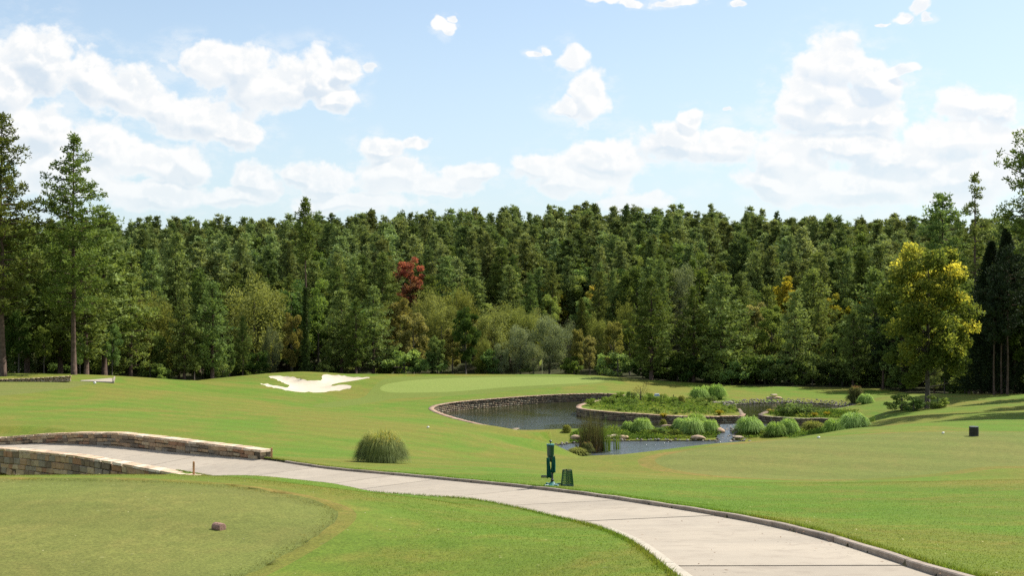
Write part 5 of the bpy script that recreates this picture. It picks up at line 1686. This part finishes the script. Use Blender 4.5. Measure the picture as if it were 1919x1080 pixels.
for px, py, h, w_, lab in ((1478, 779, 1.2, 1.5, 'dark dense shrub at the left end of the row on the right bank'), (1496, 779, 1.35, 1.5, 'tallest dark dense shrub in the row on the right bank'), (1513, 779, 1.2, 1.5, 'dark dense shrub at the right end of the row on the right bank'),
                           (1238, 816, .6, 1.3, 'low green shrub between clumps on the low bank'), (1262, 820, .6, 1.3, 'low green shrub left of the orange boulder'), (1225, 818, .5, 1.4, 'low green shrub right of the left round clump'), (1440, 820, .5, 1.3, 'low shrub below the touching pair of clumps')):
    p = at(px, py, 95); shrub_at(p[0], p[1], h, 'low_dark_shrub', lab, None, w_)
for px, py, h, wid, kd, lab in ((1690, 770, 1.5, 1.9, 'bush', 'wide shadowed bush left of the yellow tree trunk'), (1712, 771, 1.2, 1.4, 'dark_bush', 'dark leafy bush against the left of the yellow tree trunk'), (1757, 766, 1.1, 1.9, 'bush', 'sunlit low bush right of the yellow tree trunk')):
    p = at(px, py, 95); put_tree(kd, p[0], p[1], h, lab, None, cat='shrub', rg=rt, wid=wid, name='shrub')
# the half bare shrub on the island
p = at(1200, 753, 125); g_ = np.random.default_rng(4)
limbs = [(.15 + .06 * i, i * 2.4, g_.uniform(.5, .9), g_.uniform(.7, 1.5), .02) for i in range(14)]
tm, ends, ax = trunk_mesh('twigs', 1.6, .05, g_, limbs, M['bark_grey'])
root = empty('twiggy_shrub', (p[0], p[1], p[2])); tag(root, 'half bare twiggy shrub rising above the island planting', 'shrub'); ob('stems', tm, root)
C = np.vstack([e[2] + g_.normal(0, .16, (26, 3)) for e in ends]); V, Fc = leaf_cloud(C, g_, .11, .5)
ob('foliage', mesh_np('sparse_leaves', V, Fc, LM['tan'], tint=g_.uniform(.3, 1, len(Fc))), root)

# ivy up the lone pine
lone = next(o for o in col.objects if o.get('label', '').startswith('tall slim pine'))
g_ = np.random.default_rng(6); n = 5200; zz = 27 * .50 * g_.uniform(0, 1, n) ** 1.35; a = g_.uniform(0, 6.28, n); r = .22 + np.abs(g_.normal(0, .22, n)) * (1.5 - zz / 14) * (1 + .5 * np.sin(zz * 1.9))
V, Fc = leaf_cloud(np.stack([np.cos(a) * r, np.sin(a) * r, zz], 1), g_, .28, .7)
ob('ivy', mesh_np('ivy', V, Fc, LM['ivy'], tint=g_.uniform(0, 1, n)), lone)

# ------------------------------------------------------------------ golf course furniture
GREENP = flat_mat('dark_green_paint', (.012, .055, .038), .35, .5)
TEAL = flat_mat('teal_paint', (.035, .16, .14), .4, .5)
BLACK = flat_mat('black_metal', (.018, .018, .018), .45, .5)
TOWEL = flat_mat('green_towel', (.012, .085, .060), .95, .1, scale=20)
WHITE = flat_mat('white_paint', (.75, .74, .70), .5, .4)
WOOD = flat_mat('tan_wood', (.46, .25, .12), .8, .2, scale=20)
DWOOD = flat_mat('dark_wood', (.10, .07, .04), .8, .2)

p = at(1035, 911, 20); d = p[1]; k = d / F
w = empty('ball_washer', p); tag(w, 'dark green golf ball washer on a pole beside the cart path kerb', 'ball washer')
m = MB()
m.lathe([(.165, 0), (.15, .02), (.07, .07), (.045, .10)], 12)
for a in range(4):
    an = a * math.pi / 2 + .6; m.box((math.cos(an) * .17, math.sin(an) * .17, .02), (.16, .06, .04), an)
m.build('base', TEAL, w, bevel=.005)
m = MB(); m.tube([(0, 0, .05), (0, 0, .62)], .026, 10); m.lathe([(.04, .10), (.04, .16)], 10); m.build('pole', BLACK, w, smooth=True)
m = MB(); m.lathe([(.035, .60), (.055, .66), (.075, .72), (.088, .77), (.092, .98), (.098, .99), (.098, 1.015), (.085, 1.03)], 20); m.build('tank', GREENP, w, smooth=True, loc=(-.045, 0, 0))
m = MB(); m.lathe([(.104, 1.03), (.104, 1.045), (.04, 1.055)], 20); m.build('lid', TEAL, w, loc=(-.045, 0, 0))
m = MB(); m.tube([(0, 0, 1.04), (0, 0, 1.10)], .012, 8); m.lathe([(.012, 1.09), (.035, 1.11), (.035, 1.13), (.01, 1.15)], 10); m.build('plunger_knob', BLACK, w, loc=(-.045, 0, 0))
m = MB(); m.box((-.14, 0, .245), (.28, .05, .02)); m.box((-.19, 0, .21), (.18, .09, .015)); m.box((-.27, 0, .228), (.02, .09, .05)); m.box((-.09, 0, .228), (.02, .09, .05))
for q in range(7): m.box((-.25 + q * .025, 0, .233), (.008, .08, .03))
m.build('shoe_brush', BLACK, w)
m = MB(); m.box((-.045, -.12, .70), (.22, .02, .02)); m.build('towel_bar', BLACK, w)
def towel(x, wd, ln, ztop, ph, label, spread=1.25):
    vs = []; fs = []; nu, nv = 7, 9
    for v_ in range(nv):
        t_ = v_ / (nv - 1)
        for u in range(nu):
            uu = u / (nu - 1) - .5; ww = wd * (.55 + (spread - .55) * t_ ** .8)
            vs.append((x + uu * ww - .03 * t_ * math.copysign(1, x), -.165 - .03 * math.sin(u * 2.2 + ph + t_ * 1.2) * (.4 + t_), ztop - ln * t_ - .02 * math.sin(u * 1.7 + ph)))
    for v_ in range(nv - 1):
        for u in range(nu - 1): a = v_ * nu + u; fs.append((a, a + 1, a + nu + 1, a + nu))
    mm = MB(); mm.add(vs, fs); o = mm.build('towel', TOWEL, smooth=True, loc=p); o.modifiers.new('thick', 'SOLIDIFY').thickness = .012
    tag(o, label, 'towel'); return o
towel(-.115, .10, .50, .72, 0, 'left green towel hanging lower from the ball washer')
towel(.035, .10, .42, .76, 2, 'right green towel hanging from the ball washer against its pole')

p = at(1063, 912, 20)
b = empty('waste_basket', p); tag(b, 'green wire mesh waste basket wider at the bottom beside the ball washer', 'basket')
m = MB(); R0, R1, HB = .158, .115, .41
m.lathe([(R0 + .006, 0), (R0 + .006, .03), (R0 - .01, .03)], 24); 
for q in range(4):
    an = q * math.pi / 2 + .1; m.tube([(math.cos(an) * R0, math.sin(an) * R0, 0), (math.cos(an) * R1, math.sin(an) * R1, HB)], .011, 6)
for zz_, r_ in ((.0, R0), (HB, R1)):
    m.tube([(math.cos(t_ * math.pi / 10) * r_, math.sin(t_ * math.pi / 10) * r_, zz_) for t_ in range(21)], .008, 6)
m.build('frame', flat_mat('dark_green_wire', (.012, .035, .02), .5, .4), b)
m = MB()
for q in range(84):
    an = q * 2 * math.pi / 84
    for tw in (.35, -.35):
        m.tube([(math.cos(an + tw * t_) * (R0 + (R1 - R0) * t_), math.sin(an + tw * t_) * (R0 + (R1 - R0) * t_), HB * t_) for t_ in (0, .34, .67, 1)], .0021, 3, cap=False)
m.build('wire_mesh', flat_mat('green_wire', (.05, .15, .06), .4, .5), b)

p = at(1825, 818, 40)
b = empty('litter_bin', p); tag(b, 'black slatted litter bin on the lawn near the right edge', 'litter bin')
m = MB(); m.lathe([(.19, .02), (.19, .42)], 20); m.build('liner', flat_mat('bin_liner', (.03, .035, .035), .5), b, smooth=True)
sl = MB(); sl.box((0, 0, .235), (.052, .02, .44)); slm = sl.mesh('slat', BLACK)
for q in range(20):
    an = q * 2 * math.pi / 20; o = ob('slat', slm, b, (math.cos(an) * .215, math.sin(an) * .215, 0)); o.rotation_euler = (0, 0, an + math.pi / 2)
m = MB()
for zz_ in (.04, .46): m.lathe([(.20, zz_ - .015), (.228, zz_ - .015), (.228, zz_ + .015), (.20, zz_ + .015)], 20)
m.build('ring', flat_mat('grey_metal', (.10, .105, .11), .4, .5, .6), b)

def marker_log(px, py, label):
    p = at(px, py, 10); root = empty('tee_marker', (p[0], p[1], p[2] + .008), .0); root.rotation_euler = (0, 0, R(-38)); tag(root, label, 'tee marker')
    m = MB(); prof = [(-.085, .050), (-.08, .058), (0, .061), (.08, .058), (.085, .050)]
    m.tube([(x, 0, 0) for x, r in prof], [r for x, r in prof], 14); m.build('log', flat_mat('reddish_bark', (.30, .18, .14), .9, .2, var=.3, scale=40), root)
    m = MB(); m.tube([(-.092, 0, 0), (-.086, 0, 0)], .047, 14); m.build('end_grain', flat_mat('shaded_end_grain', (.05, .035, .03), .8, scale=50), root)  # the end turned from the sun: its shade is put into the colour
marker_log(410, 991, 'small reddish log tee marker lying on the near left tee')
def white_marker(px, py, s, label, dmin):
    p = at(px, py, dmin); g_ = np.random.default_rng(int(px)); v, f = rock_data(g_, .8)
    root = empty('tee_marker', p); tag(root, label, 'tee marker', 'white tee markers')
    ob('stone', mesh_np('white_stone', v * s, f, WHITE, smooth=False), root, (0, 0, s * .5))
white_marker(1534, 822, .085, 'white tee marker on the left part of the right hand tee', 40)
white_marker(1767, 814, .085, 'white tee marker near the litter bin on the right hand tee', 40)
white_marker(178, 720, .18, 'white tee marker on the far tee below the concrete steps', 100)
white_marker(802, 803, .12, 'small white yardage stone on the slope left of the pond', 90)

def stake(px, py, hpx, wd, mat, label, dmin):
    p = at(px, py, dmin); h = hpx / F * p[1]
    m = MB(); m.box((0, 0, h / 2 - .05), (wd, wd, h + .1), .4); m.box((0, 0, h + .012), (wd * .7, wd * .7, .02), .4)
    o = m.build('stake', mat, loc=p, bevel=.004); tag(o, label, 'stake', 'wooden marker stakes')
stake(363, 891, 24, .065, WOOD, 'tan wooden stake at the end of the near bridge wall', 30)
stake(509, 860, 19, .06, WOOD, 'tan wooden stake in the grass past the far bridge wall', 40)
stake(671, 865, 17, .04, DWOOD, 'thin dark stake at the left side of the large fountain grass', 30)
stake(1262, 750, 9, .08, DWOOD, 'short dark stake on the lawn behind the island shrubs', 125)
p = at(1231, 749, 125); root = empty('small_sign', p); tag(root, 'small pale blue sign on the lawn behind the island', 'sign')
m = MB(); m.box((0, 0, .15), (.05, .05, .4)); m.build('post', DWOOD, root)
m = MB(); m.box((0, 0, .5), (.62, .3, .32), .2, taper=.8); m.build('sign_face', flat_mat('pale_blue_paint', (.38, .45, .56), .5), root, bevel=.02)

p = on(1016, 182); root = empty('flagstick', p); tag(root, 'golf flagstick with a yellow flag at the back of the green', 'flagstick')
m = MB(); m.tube([(0, 0, -.1), (0, 0, 2.3)], .022, 6); m.build('pole', flat_mat('pole_yellow', (.5, .48, .3), .4), root)
vs = []; fs = []
for i in range(7):
    for j in range(5): vs.append((-.05 - .40 * i / 6 * (1 - .2 * j / 4), .05 * math.sin(i * 1.3), 2.28 - .62 * j / 4 - .38 * (i / 6) ** 1.3))
for i in range(6):
    for j in range(4): a = i * 5 + j; fs.append((a, a + 1, a + 6, a + 5))
m = MB(); m.add(vs, fs); o = m.build('flag', flat_mat('yellow_flag', (.70, .66, .16), .8), root, smooth=True); o.modifiers.new('thick', 'SOLIDIFY').thickness = .01

# the stone retaining wall and the concrete steps at the far left tee
def pxz(px, py, d): q = px3(px, py, d); return (q[0], q[1], q[2] + CAMZ)
root = empty('retaining_wall', pxz(60, 711, 132)); tag(root, 'pale low stone retaining wall beside the far left tee', 'retaining wall'); bpy.context.view_layer.update()
tops = [(-60, 712.5), (0, 711), (60, 709), (100, 706.5), (133, 704.5)]; V = []; Fc = []; Tn = []; Vc = []; Fk = []; Tc = []
def addbox(V, Fc, Tn, P8, tint):
    k0 = len(V); V += P8
    for f in ((4, 5, 6, 7), (0, 1, 5, 4), (1, 2, 6, 5), (2, 3, 7, 6), (3, 0, 4, 7)): Fc.append([k0 + q for q in f]); Tn.append(tint)
x = -60.0
for row in range(4):
    x = -60 - rs.uniform(0, 4)
    while x < 133:
        ln = rs.uniform(5, 11); x1 = min(x + ln - .5, 133); tp = np.interp((x + x1) / 2, [q[0] for q in tops], [q[1] for q in tops])
        y0 = tp + 1.2 + row * 2.3; y1 = y0 + 2.1
        if x1 - x > 1:
            P8 = [pxz(a, b, 132.3) for a, b in ((x, y1), (x1, y1), (x1, y0), (x, y0))] + [pxz(a, b, 132 - rs.uniform(0, .06)) for a, b in ((x + .3, y1 - .2), (x1 - .3, y1 - .2), (x1 - .3, y0 + .2), (x + .3, y0 + .2))]
            addbox(V, Fc, Tn, P8, rs.random())
        x += ln
x = -60
while x < 133:
    ln = rs.uniform(7, 12); x1 = min(x + ln - .4, 134.5); tp = np.interp(x, [q[0] for q in tops], [q[1] for q in tops]); t1 = np.interp(x1, [q[0] for q in tops], [q[1] for q in tops])
    if x1 > x:
        P8 = [pxz(x, tp + 1.4, 131.75), pxz(x1, t1 + 1.4, 131.75), pxz(x1, t1 + 1.4, 132.5), pxz(x, tp + 1.4, 132.5), pxz(x, tp + .1, 131.75), pxz(x1, t1 + .1, 131.75), pxz(x1, t1 + .1, 132.5), pxz(x, tp + .1, 132.5)]
        addbox(Vc, Fk, Tc, P8, rs.random())
    x += ln
o = ob('face_stones', mesh_np('face_stones', V, Fc, M['coping'], tint=Tn)); o['kind'] = 'stuff'; child_world(o, root)
o = ob('coping', mesh_np('coping', Vc, Fk, M['coping'], tint=Tc)); o['kind'] = 'stuff'; child_world(o, root)
m = MB(); e8 = [pxz(*q) for q in ((-60, 714.5, 132.35), (131, 714.5, 132.35), (131, 706, 132.35), (-60, 713.5, 132.35), (-60, 714.5, 133), (131, 714.5, 133), (131, 706, 133), (-60, 713.5, 133))]
m.add(e8, [(0, 1, 2, 3), (7, 6, 5, 4), (0, 4, 5, 1), (1, 5, 6, 2), (2, 6, 7, 3), (3, 7, 4, 0)]); o = m.build('wall_core', M['mortar']); child_world(o, root)
root = empty('concrete_steps', pxz(182, 714, 137)); tag(root, 'pale concrete landing with a low side wall at the left forest edge', 'steps'); bpy.context.view_layer.update()
m = MB(); a_ = [pxz(150, 714.2, 133.5), pxz(211, 716, 133.5), pxz(213, 709.3, 142), pxz(163, 709, 142)]
m.add(a_ + [(x_, y_, z_ - .5) for x_, y_, z_ in a_], [(0, 1, 2, 3), (7, 6, 5, 4), (0, 4, 5, 1), (1, 5, 6, 2), (2, 6, 7, 3), (3, 7, 4, 0)]); o = m.build('landing', M['concrete']); child_world(o, root)
m = MB(); a_ = [pxz(211.3, 715, 133.5), pxz(213.8, 714, 133.5), pxz(216, 706, 142), pxz(213.6, 706, 142)]
m.add(a_ + [(x_, y_, z_ - .9) for x_, y_, z_ in a_], [(0, 1, 2, 3), (7, 6, 5, 4), (0, 4, 5, 1), (1, 5, 6, 2), (2, 6, 7, 3), (3, 7, 4, 0)]); o = m.build('side_wall', M['concrete']); child_world(o, root)

# ------------------------------------------------------------------ grass blades near the camera and along the edges
gg = np.random.default_rng(55)
def blade_tris(name, Q, hmin, hmax, wd, mat, label, lean=.5):
    n = len(Q); Z = H(Q) + CAMZ - .004
    a = gg.uniform(0, 6.283, n); hh = gg.uniform(hmin, hmax, n); ln = gg.normal(0, lean, (n, 2)) * hh[:, None]
    sx = np.cos(a) * wd; sy = np.sin(a) * wd
    V = np.empty((n, 3, 3)); V[:, 0] = np.column_stack([Q[:, 0] - sx, Q[:, 1] - sy, Z]); V[:, 1] = np.column_stack([Q[:, 0] + sx, Q[:, 1] + sy, Z]); V[:, 2] = np.column_stack([Q + ln, Z + hh])
    o = ob(name, mesh_np(name, V.reshape(-1, 3), np.arange(n * 3).reshape(n, 3), mat)); tag(o, label, 'grass', kind='stuff')
T_ = reg_poly = REG[6][1]
n = 420000
d_ = 9 + (38 - 9) * gg.uniform(0, 1, n) ** 1.25; x_ = gg.uniform(-.47, .47, n) * d_
Q = np.column_stack([x_, d_])
s_, zp_, ix_ = seg_info(Q, KERB[:160])
pwl = np.interp(ix_, np.arange(len(KERB)), PWA)
keep = ((s_ > pwl + .01) | (s_ < -.12)) & ~inside(Q, T_)
blade_tris('grass', Q[keep], .008, .022, .0035, M['blades'], 'mown grass of the lawns beside the cart path')
# shaggier grass against kerb and path
E = []
for i in range(3, 150):
    for off, sg in ((-.12, -1), (PWA[i], 1)):
        for k in range(150):
            f = gg.uniform(); q = KERB[i, :2] * (1 - f) + KERB[min(i + 1, len(KERB) - 1), :2] * f
            E.append(q + KN[i] * (off + sg * abs(gg.normal(0, .045))))
blade_tris('grass_edging', np.array(E), .025, .07, .005, M['blades'], 'shaggy grass growing against the kerb and the path edge', .45)
E = []
TP = T_
for i in range(len(TP)):
    for k in range(60): E.append(TP[i, :2] + gg.normal(0, .14, 2) + (TP[(i + 1) % len(TP), :2] - TP[i, :2]) * gg.uniform())
rough = grass_mat('tee_collar', (.13, .125, .045), (.10, .13, .035), (.21, .16, .075), .8, .2, blade=True)
blade_tris('tee_collar', np.array(E), .010, .028, .004, rough, 'unmown tufted collar of grass round the near left tee', .6)

n = 900; d_ = 10 + 55 * gg.uniform(0, 1, n) ** 1.3; Q = np.column_stack([gg.uniform(-.45, .45, n) * d_, d_]); s_, zp_, ix_ = seg_info(Q, KERB[:160]); Q = Q[(s_ > 3.3) | (s_ < -.2)]
A_c = unit_vecs(len(Q), gg); A_c[:, 2] *= .2; sz = gg.uniform(.006, .017, (len(Q), 1)) * (1 + Q[:, 1:2] / 60)
B_c = np.cross(A_c, [0, 0, 1.0]); V, Fc = diamonds(np.column_stack([Q, H(Q) + CAMZ + .018]), A_c * sz, B_c * sz * .6)
me = mesh_np('grass_clippings', V, Fc, flat_mat('dry_clippings', (.42, .38, .20), .9, .1, var=.4, scale=3)); tag(ob('grass_clippings', me), 'pale dry clippings and fallen leaves scattered over the lawns', 'leaves', kind='stuff')
n = 420; Q = []
for k in range(n):
    i = int(gg.integers(20, 120)); f = abs(gg.normal(0, .22)) if k % 3 else gg.uniform(0, 2.3)
    q = KERB[i, :2] + (KERB[i + 1, :2] - KERB[i, :2]) * gg.uniform() + KN[i] * min(f + .02, PWA[i] - .1); Q.append((q[0], q[1], KERB[i, 2] - CFA[i] * f / PWA[i] + CAMZ + .012))
Q = np.array(Q); A_c = unit_vecs(n, gg); A_c[:, 2] *= .25; sz = gg.uniform(.010, .028, (n, 1)); B_c = np.cross(A_c, [0, 0, 1.0]); V, Fc = diamonds(Q, A_c * sz, B_c * sz * .5)
me = mesh_np('leaf_litter', V, Fc, flat_mat('brown_litter', (.16, .10, .06), .9, .1, var=.4, scale=9)); tag(ob('leaf_litter', me), 'brown leaf litter lying on the path along the kerb', 'leaves', kind='stuff')

# ------------------------------------------------------------------ labels: neighbours that look alike are told apart by their order
ORD = ['leftmost', 'second from left', 'third from left', 'fourth from left', 'fifth from left', 'sixth from left', 'seventh from left', 'eighth from left', 'ninth from left', 'tenth from left', 'eleventh from left', 'twelfth from left', 'thirteenth from left',
       'fourteenth from left', 'fifteenth from left', 'sixteenth from left', 'seventeenth from left', 'eighteenth from left', 'nineteenth from left', 'twentieth from left']
same = {}
for o in col.objects:
    if o.parent is None and o.get('label'): same.setdefault(o['label'], []).append(o)
for lab, obs in same.items():
    if len(obs) > 1:
        obs.sort(key=lambda o: o.location.x / max(o.location.y, 1))
        for k, o in enumerate(obs):
            if k < len(ORD): o['label'] = ORD[k] + ' ' + lab
            else: o['label'] = 'one of the rightmost, ' + lab
